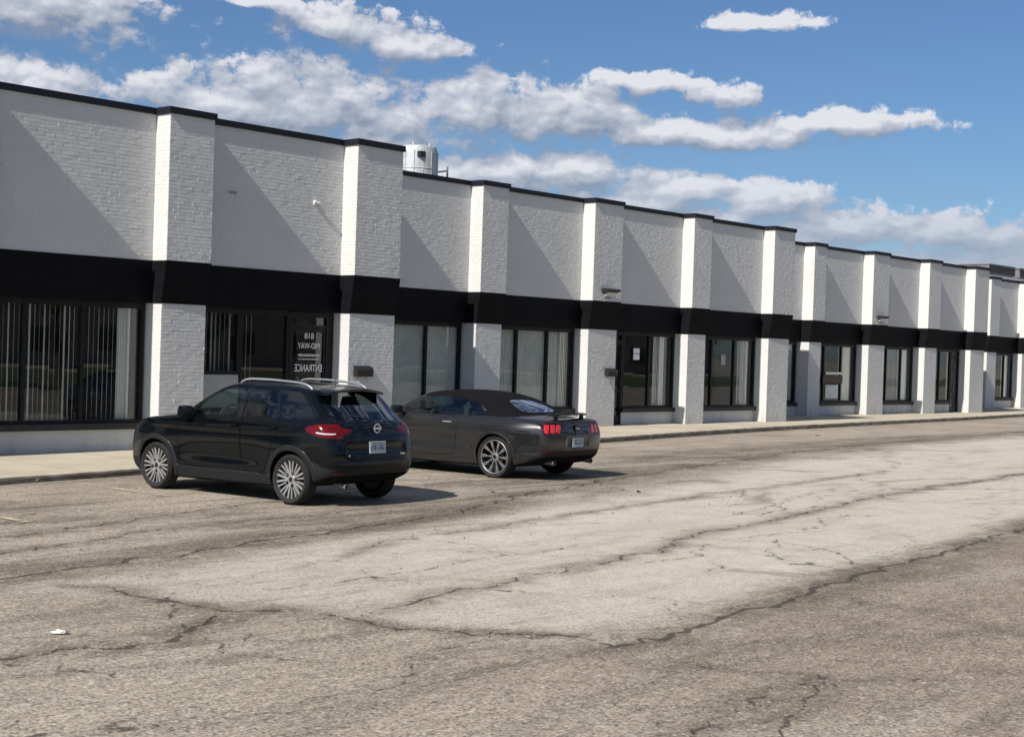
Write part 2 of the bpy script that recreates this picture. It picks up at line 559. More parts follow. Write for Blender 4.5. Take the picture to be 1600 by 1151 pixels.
XC = X + (.07 * vnoise(2.9, 11) + .035 * vnoise(7.3, 12)).astype(np.float32)
YC = Y + (.06 * vnoise(2.6, 13) + .035 * vnoise(7.9, 14)).astype(np.float32)
crack = np.zeros(X.shape, np.float32)
soil = np.zeros(X.shape, np.float32)
for (s_, hw, pts) in CR:
    xs = [p[0] for p in pts]
    ys = [p[1] for p in pts]
    sel = (X > min(xs) - 1.2) & (X < max(xs) + 1.2) & (Y > min(ys) - .9) & (Y < max(ys) + .9)
    if not sel.any(): continue
    d = seg_dist(XC[sel], YC[sel], pts)
    crack[sel] = np.maximum(crack[sel], s_ * np.clip(1 - d / (hw * .8 + (.022 if hw > .0195 else .030 + .0022 * max(0, np.mean(ys)) + (.03 if np.mean(xs) > 20 else 0))), 0, 1))
    sw_ = {.050: .50, .045: .40, .035: .24, .030: .22, .028: .18, .0199: .26}.get(hw, .07 + hw * 3)      # width of the dirty margin
    soil[sel] = np.maximum(soil[sel], s_ * np.exp(-(d / sw_) ** 2) * (1.0 if hw > .0195 else .30))


def soft_in(poly, sig, n=7):
    """soft membership of a polygon (averages jittered tests)"""
    acc = np.zeros(X.shape, np.float32)
    for k in range(n):
        ox, oy = sig * math.cos(k * 2.4) * math.sqrt(k / n), sig * math.sin(k * 2.4) * math.sqrt(k / n)
        acc += in_poly(X + ox, Y + oy, poly)
    return acc / n


X0, Y0 = X, Y
X = X0 + (.22 * vnoise(1.1, 1) + .10 * vnoise(3.7, 2)).astype(np.float32)
Y = Y0 + (.16 * vnoise(1.3, 3) + .09 * vnoise(4.1, 4) + .05 * vnoise(9, 5)).astype(np.float32)
# browner, dirtier lane nearest the viewer, beyond the long crack on the right
brown = soft_in([(-8, 5.2), (4.5, 6.3), (7.2, 7.2), (8.37, 6.46), (10.16, 6.61), (13.2, 7.11), (18.68, 7.8), (40, 10.4), (60, -40), (-60, -40)], .25)
# smooth pale overlay in the middle of the lot
pale = soft_in([(6.3, 11.0), (7.2, 9.3), (7.6, 8.3), (8.3, 6.6), (10.16, 6.75), (13.2, 7.25), (18.68, 7.95), (40, 10.5), (60, 19.5), (36, 17.6), (24.7, 15.6), (18.7, 13.6), (14.0, 12.7), (11, 12.0)], .45)
# tracked, stained strip in front of the parking bays
stain = soft_in([(8.5, 12.4), (11, 12.6), (14, 13.3), (16.4, 14.4), (24.7, 16.6), (40, 19), (40, 20.4), (25, 18.8), (18, 16.1), (14.4, 14.6), (11.4, 14.0), (9.4, 13.3)], .5)


X, Y = X0, Y0
fade = np.clip((X - 5.5) / 8.0, 0, 1)
brown *= np.clip((X - 4.5) / 5.0, .25, 1)
pale *= .60 + .40 * fade * fade * (3 - 2 * fade)


def mesh_grid(name, GX, GY, GZ, mat):
    nx, ny = GX.shape
    V = np.stack([GX, GY, GZ], -1).reshape(-1, 3)
    i = np.arange(nx * ny).reshape(nx, ny)
    F = np.stack([i[:-1, :-1], i[1:, :-1], i[1:, 1:], i[:-1, 1:]], -1).reshape(-1, 4)
    return raw_mesh(name, V, F, mat, smooth=True)


m, t, b = mat_new('worn asphalt')
geo = t.new('ShaderNodeNewGeometry')
Pn = geo.outputs['Position']
Ps = t.vm('MULTIPLY', Pn, (1, 1, 0))
big, _ = t.noise(Ps, 0.35, 5, 0.55)
med, _ = t.noise(Ps, 2.3, 6, 0.62)
streak, _ = t.noise(t.vm('MULTIPLY', Ps, (0.35, 2.2, 0)), 1.0, 6, 0.65, 0.6)
fine, _ = t.noise(Ps, 26, 4, 0.7)
vor = t.new('ShaderNodeTexVoronoi', feature='F1')
t.put(vor.inputs['Vector'], Ps)
vor.inputs['Scale'].default_value = 58
agg = t.sep(vor.outputs['Color'])[0]
vor2 = t.new('ShaderNodeTexVoronoi', feature='F1')
t.put(vor2.inputs['Vector'], Ps)
vor2.inputs['Scale'].default_value = 27
agg2 = t.sep(vor2.outputs['Color'])[1]
ab, ap, ast, ac, aso = (t.attr(q) for q in ('brown', 'pale', 'stain', 'crack', 'soil'))
base = t.mix(t.maprange(big, .3, .7), (0.318, 0.270, 0.209), (0.408, 0.354, 0.286))
base = t.mix(t.m('MULTIPLY', ap, 0.85), base, t.mix(t.maprange(med, .3, .7), (0.470, 0.429, 0.361), (0.541, 0.498, 0.429)))
base = t.mix(t.m('MULTIPLY', ab, t.maprange(big, .25, .75, .45, .92)), base, t.mix(t.maprange(med, .3, .7), (0.172, 0.124, 0.089), (0.285, 0.229, 0.172)))
base = t.mix(t.m('MULTIPLY', ast, t.maprange(streak, .36, .62, 0.1, .9)), base, (0.116, 0.097, 0.075))
notpale = t.m('SUBTRACT', 1.0, t.m('MULTIPLY', ap, 0.65))
base = t.mix(t.m('MULTIPLY', t.m('MULTIPLY', t.maprange(streak, .50, .70), .68), notpale), base, (0.125, 0.105, 0.082))
base = t.mix(t.m('MULTIPLY', aso, t.maprange(t.m('ADD', t.m('MULTIPLY', med, .5), t.m('MULTIPLY', streak, .5)),   .36, .56, .22, .95)), base, (0.100, 0.078, 0.058))
blot, _ = t.noise(t.vm('MULTIPLY', Ps, (.7, 1.2, 0)), 1.0, 7, .68, .4)
base = t.mix(t.m('MULTIPLY', t.m('MULTIPLY', t.maprange(blot, .52, .72), .50), notpale), base, (0.105, 0.083, 0.062))
lp, _ = t.noise(t.vm('MULTIPLY', Ps, (.22, .75, 0)), 1.0, 6, .62, .5)
base = t.mix(t.m('MULTIPLY', t.maprange(lp, .53, .68), .5), base, (0.40, 0.355, 0.29))
# aggregate: light and dark stones
base = t.mix(t.maprange(agg, .80, .98, 0, .38), base, (0.52, 0.49, 0.44))
spk = t.m('SUBTRACT', 1.0, t.m('MULTIPLY', ap, .7))
base = t.mix(t.m('MULTIPLY', spk, t.maprange(agg, .02, .24, .62, 0)), base, (0.075, 0.066, 0.055))
base = t.mix(t.maprange(agg2, .90, 1.0, 0, .30), base, (0.55, 0.52, 0.47))
base = t.mix(t.m('MULTIPLY', spk, t.maprange(agg2, .0, .12, .5, 0)), base, (0.085, 0.075, 0.062))
base = t.mix(t.m('MULTIPLY', spk, t.maprange(fine, .35, .65, .30, 0)), base, (0.12, 0.10, 0.08))
gr1, _ = t.noise(Ps, 42, 3, .62)
gr2, _ = t.noise(t.vm('MULTIPLY', Ps, (9, 14, 0)), 1.0, 4, .6)
gv = t.m('ADD', t.m('MULTIPLY', t.maprange(gr1, .30, .70, -.5, .5, smooth=False), .95), t.m('MULTIPLY', t.maprange(gr2, .3, .7, -.5, .5, smooth=False), .45))
gv = t.m('ADD', 1.0, t.m('MULTIPLY', gv, t.m('SUBTRACT', 1.0, t.m('MULTIPLY', ap, .55))))
gcol = t.comb(gv, gv, gv)
base = t.mix(1.0, base, gcol, 'MULTIPLY')
# cracks broken up by noise
wob, _ = t.noise(Ps, 7, 5, 0.7)
ck = t.m('ADD', ac, t.m('MULTIPLY', t.m('SUBTRACT', wob, .5), .85))
ckm = t.m('MULTIPLY', t.maprange(ck, .40, .70), t.maprange(ac, .02, .15))
base = t.mix(t.m('MULTIPLY', ckm, .82), base, (0.045, 0.037, 0.029))
t.put(b.inputs['Base Color'], base)
b.inputs['Roughness'].default_value = 0.88
b.inputs['Specular IOR Level'].default_value = 0.25
h = t.m('SUBTRACT', t.m('ADD', t.m('MULTIPLY', agg, .35), t.m('MULTIPLY', fine, .8)), t.m('MULTIPLY', ckm, 1.6))
bn = t.new('ShaderNodeBump')
bn.inputs['Strength'].default_value = 0.75
bn.inputs['Distance'].default_value = 0.012
t.put(bn.inputs['Height'], h)
t.put(b.inputs['Normal'], bn.outputs[0])
M_ASPH = m

GZ = 0.003 * np.sin(X * .55 + Y * .3) * np.sin(Y * .8) * np.exp(-((X - 12) / 30.) ** 2 - ((Y - 10) / 7.) ** 2)
ground = mesh_grid('ground', GX, GY, GZ, M_ASPH)
tag(ground, kind='structure')
for nm, arr in (('crack', crack), ('soil', soil), ('brown', brown), ('pale', pale), ('stain', stain)):
    a_ = ground.data.attributes.new(nm, 'FLOAT', 'POINT')
    a_.data.foreach_set('value', arr.astype(np.float32).ravel())

# pavement and kerb: the edge drifts away from the lot as the shop fronts step back
WK = 0.16


def pave_z(x):
    return float(np.interp(x, [10, 24, 33], [0.095, 0.12, 0.13]))


def fine_line(pts, step):
    o = []
    for (x0, y0), (x1, y1) in zip(pts[:-1], pts[1:]):
        n = max(1, int(math.hypot(x1 - x0, y1 - y0) / step))
        o += [(x0 + (x1 - x0) * k / n, y0 + (y1 - y0) * k / n) for k in range(n)]
    return o + [pts[-1]]


kp = fine_line(KERB, 0.35)
m, t, b = mat_new('pavement concrete')
geo = t.new('ShaderNodeNewGeometry')
Pn = geo.outputs['Position']
f1, _ = t.noise(Pn, 0.8, 6, .6)
f2, _ = t.noise(Pn, 30, 5, .65)
c = t.mix(t.maprange(f1, .3, .7), (0.380, 0.330, 0.248), (0.473, 0.424, 0.330))
c = t.mix(t.maprange(f2, .5, .75, 0, .35), c, (0.264, 0.231, 0.182))
px = t.sep(Pn)[0]
jt = t.m('ABSOLUTE', t.m('SUBTRACT', t.m('FRACT', t.m('DIVIDE', px, 1.85)), .5))
c = t.mix(t.maprange(jt, .0, .011, .8, 0), c, (0.10, 0.085, 0.065))
t.put(b.inputs['Base Color'], c)
b.inputs['Roughness'].default_value = .85
bn = t.new('ShaderNodeBump')
bn.inputs['Strength'].default_value = .4
bn.inputs['Distance'].default_value = .006
t.put(bn.inputs['Height'], f2)
t.put(b.inputs['Normal'], bn.outputs[0])
M_PAVE = m
m, t, b = mat_new('two-tone kerb concrete')
geo = t.new('ShaderNodeNewGeometry')
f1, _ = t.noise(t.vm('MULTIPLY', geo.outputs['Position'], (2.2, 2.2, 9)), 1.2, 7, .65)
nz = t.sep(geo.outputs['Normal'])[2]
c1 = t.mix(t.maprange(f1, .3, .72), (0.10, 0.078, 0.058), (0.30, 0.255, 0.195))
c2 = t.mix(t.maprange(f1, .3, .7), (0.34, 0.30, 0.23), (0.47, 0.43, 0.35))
t.put(b.inputs['Base Color'], t.mix(t.maprange(nz, .5, .9), c1, c2))  # upright face darker and browner than the top
b.inputs['Roughness'].default_value = .88
M_KERB = m

V, F = [], []
for (x, y) in kp:
    z = pave_z(x)
    V += [(x, y + WK, z), (x, y + WK + .9, z + .002), (x, 40.0, z + .012)]
for i in range(len(kp) - 1):
    a = i * 3
    F += [(a, a + 3, a + 4, a + 1), (a + 1, a + 4, a + 5, a + 2)]
pav = raw_mesh('pavement', V, F, M_PAVE)
tag(pav, kind='structure')
V, F = [], []
for i, (x, y) in enumerate(kp):
    z = pave_z(x)
    j = rng.normal(0, .004)
    prof = [(y - .012 + j, -.05), (y - .006 + j, z - .035), (y + .008 + j, z - .006 + j * .4), (y + .03, z + .004), (y + WK, z + .004), (y + WK, -.05)]
    V += [(x, yy, zz) for yy, zz in prof]
n = 6
for i in range(len(kp) - 1):
    for k in range(n - 1):
        F.append((i * n + k, i * n + k + 1, (i + 1) * n + k + 1, (i + 1) * n + k))
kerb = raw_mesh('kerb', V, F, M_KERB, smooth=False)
tag(kerb, kind='structure')

# worn bay line beside the front car
m, t, b = mat_new('worn yellowed line paint')
geo = t.new('ShaderNodeNewGeometry')
f1, _ = t.noise(geo.outputs['Position'], 9, 6, .7)
f2, _ = t.noise(geo.outputs['Position'], 1.1, 3, .5)
b.inputs['Base Color'].default_value = (0.52, 0.45, 0.33, 1)
b.inputs['Roughness'].default_value = .8
tr = t.new('ShaderNodeBsdfTransparent')
mxs = t.new('ShaderNodeMixShader')
t.put(mxs.inputs[0], t.m('MULTIPLY', t.maprange(t.m('ADD', f1, t.m('MULTIPLY', f2, .7)), .72, .98), .85))
t.l.new(tr.outputs[0], mxs.inputs[1])
t.l.new(b.outputs[0], mxs.inputs[2])
t.l.new(mxs.outputs[0], t.n['Material Output'].inputs[0])
M_LINE = m
for (x0, y0, x1, y1) in [(11.46, 18.75, 11.60, 15.3), (14.35, 19.3, 14.48, 15.6), (17.0, 19.6, 17.1, 16.0), (8.5, 18.3, 8.62, 14.9), (20.4, 20.2, 20.5, 16.6)]:
    L = raw_mesh('parking_line', [(x0 - .05, y0, .010), (x0 + .05, y0, .010), (x1 + .05, y1, .014), (x1 - .05, y1, .014)], [(0, 1, 2, 3)], M_LINE)
    tag(L, kind='structure')
# ------------------------------------------------------------------ the white brick building
HT, HBT, HBB = 6.18, 3.472, 2.724
bld = thing('commercial_building', 'long white painted brick commercial building with black fascia band, stepping back to the right', 'building', (21, 24, 0))
BO = Vector((21, 24, 0))


def bpart(mb, name, mat, parent=None, **kw):
    """building parts are modelled in world metres and stored relative to the building's own origin"""
    mb.v = [(x - BO.x, y - BO.y, z) for x, y, z in mb.v]
    return mb.build(name, mat, parent or bld, **kw)


# sections: pilaster front plane, wall plane, start, end, pilasters
SEC = [
    dict(F=22.00, W=22.42, x0=1.6, x1=21.0, P=[(1.6, 2.7), (6.4, 7.45), (10.9, 11.90), (15.27, 16.22), (19.70, 20.93)]),
    dict(F=24.57, W=24.98, x0=21.0, x1=40.42, P=[(26.08, 27.0), (30.41, 31.62), (34.95, 35.84), (39.24, 40.42)]),
    dict(F=26.65, W=27.08, x0=40.42, x1=59.3, P=[(45.17, 45.98), (49.40, 50.62), (53.90, 54.92), (58.0, 59.3)]),
    dict(F=28.95, W=29.35, x0=59.3, x1=96.0, P=[(64.7, 65.7), (68.6, 69.8), (73.2, 74.3), (77.6, 78.8), (82.0, 83.0), (86.4, 87.5)]),
]
BAT = 0.11     # the black band leans back by this much over its height
WIN_BACK = 0.19

BR_L, BR_H = 0.203, 0.0667
bricks_all = []     # arrays (n,8,3) of world positions
brick_owner = []


def brick_face(o, ux, width, z0, z1, nrm, owner, dep=0.0026, rough=1.0):
    """a running-bond sheet of separate bricks. o: (x, y) of the left end, ux: direction along the face, nrm: outward direction"""
    rows = int(math.ceil((z1 - z0) / BR_H))
    A = []
    for r in range(rows):
        za, zb = z0 + r * BR_H + .005, min(z0 + (r + 1) * BR_H - .005, z1)
        if zb - za < .015: continue
        s = -(r % 2) * BR_L / 2 + rng.normal(0, .003)
        if r % 6 == 5: s += BR_L * .25
        while s < width:
            a, b_ = max(s + .005, 0.0), min(s + BR_L - .005, width)
            s += BR_L
            if b_ - a < .02: continue
            A.append((a, b_, za, zb))
    A = np.array(A)
    n = len(A)
    d = np.abs(rng.normal(dep, .0006 * rough, n))
    ty, tz = rng.normal(0, .0013 * rough, n), rng.normal(0, .0004 * rough, n)
    big = rng.random(n) < .05
    d[big] += rng.uniform(.0006, .002, big.sum()) * rough
    ux, nrm = np.array(ux), np.array(nrm)
    out = np.zeros((n, 8, 3))
    for k, (c, zc) in enumerate([(0, 2), (1, 2), (1, 3), (0, 3)]):
        sgx = -1 if c == 0 else 1
        sgz = -1 if zc == 2 else 1
        jit = rng.normal(0, .00025 * rough, n)
        for back in (0, 1):
            dd = -.010 if back else d + ty * sgx + tz * sgz + jit
            sh = 0 if back else .0008
            al = A[:, c] - sgx * sh
            zz = A[:, zc] - sgz * sh
            xy = np.array(o)[None, :] + al[:, None] * ux[None, :] + (dd if back == 0 else np.full(n, dd))[:, None] * nrm[None, :]
            out[:, k + 4 * back, 0:2] = xy
            out[:, k + 4 * back, 2] = zz
    bricks_all.append(out)
    brick_owner.extend([owner] * n)


QF = np.array([(0, 1, 2, 3), (4, 5, 1, 0), (5, 6, 2, 1), (6, 7, 3, 2), (7, 4, 0, 3)])
windows = []
COP = .115
for si, s in enumerate(SEC):
    Fp, W, P = s['F'], s['W'], s['P']
    WL = W + WIN_BACK
    # --- pilasters
    for pi, (xl, xr) in enumerate(P):
        zb = pave_z(xl) - .02
        mb = MB()
        mb.box(xl, xr, Fp, W + .28, HBT, HT - COP)
        mb.box(xl + .002, xr - .002, Fp + BAT, WL + .12, zb, HBB)
        pil = bpart(mb, 'pilaster', M_BRICK)
        brick_face((xl, Fp), (1, 0), xr - xl, HBT + .004, HT - COP - .002, (0, -1), pil)
        brick_face((xl, W + .0), (0, -1), W - Fp, HBT + .004, HT - COP - .002, (-1, 0), pil, dep=.0022, rough=.8)
        brick_face((xl + .002, Fp + BAT), (1, 0), xr - xl - .004, zb + .02, HBB - .002, (0, -1), pil, dep=.0024, rough=1.0)
        brick_face((xl + .002, WL), (0, -1), WL - Fp - BAT, zb + .02, HBB - .002, (-1, 0), pil, dep=.0022, rough=.8)
        # black band on the pilaster
        mb = MB().prism([(Fp - .014, HBT + .004), (Fp + BAT - .012, HBB - .004), (W + .30, HBB - .004), (W + .30, HBT + .004)], xl - .014, xr + .014)
        bpart(mb, 'band', M_BAND)
        # coping of the pilaster head
        mb = MB().box(xl - .040, xr + .030, Fp - .042, W - .042, HT - COP, HT + .004)
        bpart(mb, 'coping', M_COPING, bevel=.008)
    # --- bays
    xs = [s['x0']]
    bays = []
    prev = s['x0']
    for (xl, xr) in P:
        if xl - prev > .3: bays.append((prev, xl))
        prev = xr
    if s['x1'] - prev > .3: bays.append((prev, s['x1']))
    for (a, b_) in bays:
        zb = pave_z(a)
        mb = MB().box(a, b_, W, W + .28, HBT + .0, HT - COP)
        wl = bpart(mb, 'wall', M_BRICK)
        brick_face((a, W), (1, 0), b_ - a, HBT + .004, HT - COP - .002, (0, -1), wl)
        mb = MB().prism([(W - .012, HBT + .002), (W - .004, HBB), (WL + .22, HBB), (WL + .22, HBT + .002)], a + .0, b_ - .016)
        bpart(mb, 'band', M_BAND)
        windows.append((si, a, b_, WL, zb))
    mb = MB().box(s['x0'] - .04, s['x1'] + (.04 if si < 3 else 0), W - .044, W + .36, HT - COP + .002, HT)
    bpart(mb, 'coping', M_COPING, bevel=.008)
    # roof deck, side and back walls, interior of the section
    nx0 = SEC[si + 1]['W'] if si < 3 else W + 3
    mb = MB().box(s['x0'], s['x1'], W + .28, 45, 5.35, 5.5)
    bpart(mb, 'roof', M_ROOF)
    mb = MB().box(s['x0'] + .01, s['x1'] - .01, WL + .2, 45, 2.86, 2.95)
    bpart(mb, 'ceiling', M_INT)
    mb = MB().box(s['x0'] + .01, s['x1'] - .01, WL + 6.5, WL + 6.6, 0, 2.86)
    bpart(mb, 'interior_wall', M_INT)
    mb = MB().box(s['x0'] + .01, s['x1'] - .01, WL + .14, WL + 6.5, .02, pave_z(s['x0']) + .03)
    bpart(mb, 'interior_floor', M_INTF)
    e = s['x1']
    mb = MB().box(e, e + .45, W + .55, nx0 + .3, 0, HT - .02)
    bpart(mb, 'end_wall', M_BRICK)
    mb = MB().box(s['x0'], s['x0'] + .2, WL + .3, WL + 6.5, 0.1, 2.86)
    bpart(mb, 'interior_wall', M_INT)
    if si == 0:
        bpart(MB().box(e + .45, e + 1.66, W + 1.95, nx0 + .29, 0, HT - .03), 'end_wall', M_BRICK)  # first: unseen block added to shape the shadow edge on the next section
        bpart(MB().box(s['x0'] - .25, s['x0'], W, 45, 0, HT - .02), 'end_wall', M_BRICK)
    if si == 3:
        bpart(MB().box(e, e + .25, W, 45, 0, HT - .02), 'end_wall', M_BRICK)
bpart(MB().box(1.4, 96.2, 45, 45.3, 0, 6.0), 'rear_wall', M_BRICK)

# bricks: the 300 largest in the picture are parts of their own, all others are one joined part
BA = np.concatenate(bricks_all)
cen = BA[:, :4].mean(1)
inview = (cen[:, 0] / np.maximum(cen[:, 1], 1) > .555) & (cen[:, 2] > 3.3)
front = np.abs(BA[:, 0, 0] - BA[:, 1, 0]) > .15
score = np.linalg.norm(cen - np.array([0, 0, 2.08]), axis=1) + np.where(inview & front, 0, 1000)
order = np.argsort(score)
pick = order[:290]
mask = np.ones(len(BA), bool)
mask[pick] = False
rest = BA[mask] - np.array([BO.x, BO.y, 0])
V = rest.reshape(-1, 3)
F = (np.arange(len(rest))[:, None, None] * 8 + QF[None]).reshape(-1, 4)
bw = raw_mesh('brickwork', V, F, M_BRICK, bld)
bw['kind'] = 'stuff'
QL = [tuple(map(int, q)) for q in QF]
for i in pick:
    raw_mesh('brick', BA[i] - np.array([BO.x, BO.y, 0]), QL, M_BRICK, brick_owner[i])

# ------------------------------------------------------------------ shop fronts
ZS, ZS0, ZT = 0.60, 0.475, 2.70


def window_unit(x0, x1, WL, mull, zb, panes=None, sill=True, z0=ZS):
    """one framed window: frame, mullions, panes; knee wall and sill below"""
    fr = .06
    mb = MB()
    y0, y1 = WL - .045, WL + .055
    mb.box(x0, x1, y0, y1, ZT - .09, ZT + .02)
    mb.box(x0, x1, y0, y1, z0 - .01, z0 + .05)
    mb.box(x0, x0 + fr, y0 + .001, y1 - .001, z0 + .05, ZT - .09)
    mb.box(x1 - fr, x1, y0 + .001, y1 - .001, z0 + .05, ZT - .09)
    wn = bpart(mb, 'window', M_FRAME)
    edges = [x0 + fr] + list(mull) + [x1 - fr]
    for mx_ in mull:
        bpart(MB().box(mx_ - .033, mx_ + .033, y0 + .004, y1 - .004, z0 + .05, ZT - .09), 'mullion', M_FRAME, wn)
    for a, c in zip(edges[:-1], edges[1:]):
        a2 = a + (.033 if a != edges[0] else 0)
        c2 = c - (.033 if c != edges[-1] else 0)
        V = [(a2, WL + .004, z0 + .05), (c2, WL + .004, z0 + .05), (c2, WL + .004, ZT - .09), (a2, WL + .004, ZT - .09)]
        tl = rng.normal(0, .0012, 4)
        raw_mesh('pane', [(x - BO.x, y + q - BO.y, z) for (x, y, z), q in zip(V, tl)], [(0, 1, 2, 3)], M_GLASS, wn)
    if sill:
        bpart(MB().box(x0 - .05, x1 + .05, WL - .13, WL + .09, z0 - .125, z0 - .012), 'sill', M_SILL, wn, bevel=.006)
        bpart(MB().box(x0 - .06, x1 + .06, WL - .035, WL + .16, zb - .05, z0 - .126), 'knee_wall', M_WALL)
    return wn


def blinds(wn, x0, x1, WL, mat, ang, pitch, z0=ZS + .03, z1=2.66, depth=.085, wdt=.088, jit=6, drop=0.0):
    """vertical slats hanging behind the glass, each turned by ang degrees from the glass plane"""
    x = x0
    while x < x1:
        if rng.random() >= drop:
            a = R(ang + rng.normal(0, jit))
            dx, dy = math.cos(a) * wdt / 2, math.sin(a) * wdt / 2
            zz = z0 + rng.normal(0, .004)
            y = WL + depth + rng.normal(0, .003 if jit > 2 else .0006)
            nx, ny = -math.sin(a) * .006, math.cos(a) * .006
            V = [(x - dx, y - dy, zz), (x + nx, y + ny, zz), (x + dx, y + dy, zz), (x - dx, y - dy, z1), (x + nx, y + ny, z1), (x + dx, y + dy, z1)]
            bpart(MB().quadmesh(V, [(0, 1, 4, 3), (1, 2, 5, 4)]), 'slat', mat, wn)
        x += pitch * (1 + rng.normal(0, .05 if jit > 2 else .006))


def door_unit(x0, x1, WL, zb):
    """glazed aluminium door with frame, rail, pull handle"""
    y0, y1 = WL - .05, WL + .05
    mb = MB()
    mb.box(x0, x0 + .06, y0, y1, zb, ZT)
    mb.box(x1 - .06, x1, y0, y1, zb, ZT)
    mb.box(x0 + .06, x1 - .06, y0 + .001, y1 - .001, 2.40, 2.46)
    mb.box(x0 + .06, x1 - .06, y0 + .001, y1 - .001, ZT - .09, ZT + .01)
    d = bpart(mb, 'door', M_FRAME)
    mb = MB()
    mb.box(x0 + .065, x0 + .11, y0 + .02, y1 - .02, zb + .02, 2.395)
    mb.box(x1 - .11, x1 - .065, y0 + .02, y1 - .02, zb + .02, 2.395)
    mb.box(x0 + .11, x1 - .11, y0 + .022, y1 - .022, zb + .02, zb + .24)
    mb.box(x0 + .11, x1 - .11, y0 + .022, y1 - .022, 2.32, 2.395)
    mb.box(x0 + .11, x1 - .11, y0 + .022, y1 - .022, 1.02, 1.10)
    bpart(mb, 'door_leaf', M_FRAME, d)
    for (za, zc) in ((zb + .24, 1.02), (1.10, 2.32)):
        bpart(MB().quadmesh([(x0 + .11, WL, za), (x1 - .11, WL, za), (x1 - .11, WL, zc), (x0 + .11, WL, zc)], [(0, 1, 2, 3)]), 'pane', M_GLASS, d)
    bpart(MB().quadmesh([(x0 + .06, WL, 2.46), (x1 - .06, WL, 2.46), (x1 - .06, WL, ZT - .09), (x0 + .06, WL, ZT - .09)], [(0, 1, 2, 3)]), 'transom_pane', M_GLASS, d)
    bpart(MB().tube([(x0 + .20, WL - .045, 1.0), (x0 + .20, WL - .10, 1.0), (x0 + .20, WL - .10, 1.42), (x0 + .20, WL - .045, 1.42)], .014), 'handle', M_STEEL, d, smooth=True)
    return d


def curtain(wn, x0, x1, WL, mat, n=5, depth=.16):
    """gathered cloth panel with folds"""
    k = n * 8
    V = []
    for i in range(k + 1):
        u = i / k
        x = x0 + (x1 - x0) * u
        y = WL + depth + .022 * math.sin(u * n * 2 * math.pi)
        V += [(x, y, ZS + .02), (x, y, 2.66)]
    F = [(2 * i, 2 * i + 2, 2 * i + 3, 2 * i + 1) for i in range(k)]
    return bpart(MB().quadmesh(V, F), 'curtain', mat, wn, smooth=True)


def find_bay(x):
    for w_ in windows:
        if w_[1] <= x <= w_[2]: return w_


def jambs(w_, x0, x1):
    """white wall between the pilaster and the window on wide bays"""
    si, a, b_, WL, zb = w_
    if x0 - a > .12: bpart(MB().box(a + .02, x0 - .002, WL - .02, WL + .15, zb - .05, HBB + .03), 'wall', M_WALL)
    if b_ - x1 > .12: bpart(MB().box(x1 + .002, b_ - .02, WL - .02, WL + .15, zb - .05, HBB + .03), 'wall', M_WALL)


M_BROWNP = simple('dark maroon board', (0.055, 0.022, 0.024), 0.5)
# section nearest the viewer
w_ = find_bay(4.5)
wn = window_unit(2.75, 6.38, w_[3], (3.95, 5.15), w_[4])
w_ = find_bay(9)
wn = window_unit(7.5, 10.85, w_[3], (8.6, 9.7), w_[4])
blinds(wn, 7.6, 10.8, w_[3], M_SLAT, 55, .11)
w_ = find_bay(13)
wn = window_unit(12.02, 15.23, w_[3], (12.90, 14.0), w_[4])
blinds(wn, 12.1, 14.80, w_[3], M_SLAT, 55, .096, jit=7)
blinds(wn, 14.80, 15.02, w_[3], M_SLAT, 12, .05, jit=5, depth=.11)
w_ = find_bay(18)
wn = window_unit(16.28, 17.36, w_[3], (), w_[4], sill=False, z0=1.47)
bpart(MB().box(16.24, 17.355, w_[3] - .035, w_[3] + .15, w_[4] - .05, 1.458), 'knee_wall', simple('grey painted panel', (.36, .38, .38), .6, noise=.08, nscale=2))
blinds(wn, 16.38, 17.3, w_[3], M_SLAT, 66, .105, z0=1.53, jit=8)
wn = window_unit(17.365, 18.555, w_[3], (), w_[4], sill=False)
bpart(MB().box(17.36, 18.55, w_[3] - .035, w_[3] + .15, w_[4] - .05, .588), 'knee_wall', M_WALL)
blinds(wn, 17.50, 17.74, w_[3], M_SLAT, 60, .11, jit=8)
dr = door_unit(18.56, 19.56, w_[3], w_[4])
bpart(MB().box(19.562, 19.68, w_[3] - .045, w_[3] + .05, w_[4], ZT), 'door_jamb', M_FRAME, dr)
for txt, z, sz in (('818', 2.235, .165), ('MID-WAY', 2.04, .165), ('ENTRANCE', 1.60, .205)):
    tm = text_mesh(txt, sz, M_LETTER, 'lettering', dr, mirror=True)
    tm.location = (19.07 - BO.x, w_[3] - .034 - BO.y, z)
    if txt != '818':
        wd = max(v.co.x for v in tm.data.vertices) - min(v.co.x for v in tm.data.vertices)
        k = (.56 if txt == 'MID-WAY' else .70) / wd
        for v in tm.data.vertices: v.co.x *= k
# the third line is too blurred to read: small broken strokes over a rule
mb = MB()
for i in range(22):
    xx = 19.07 - .27 + i * .025
    hh = rng.uniform(.03, .06)
    mb.box(xx, xx + .012, w_[3] - .036, w_[3] - .032, 1.86 - hh / 2, 1.86 + hh / 2)
mb.box(18.80, 19.34, w_[3] - .036, w_[3] - .032, 1.775, 1.79)
bpart(mb, 'lettering', M_LETTER, dr)

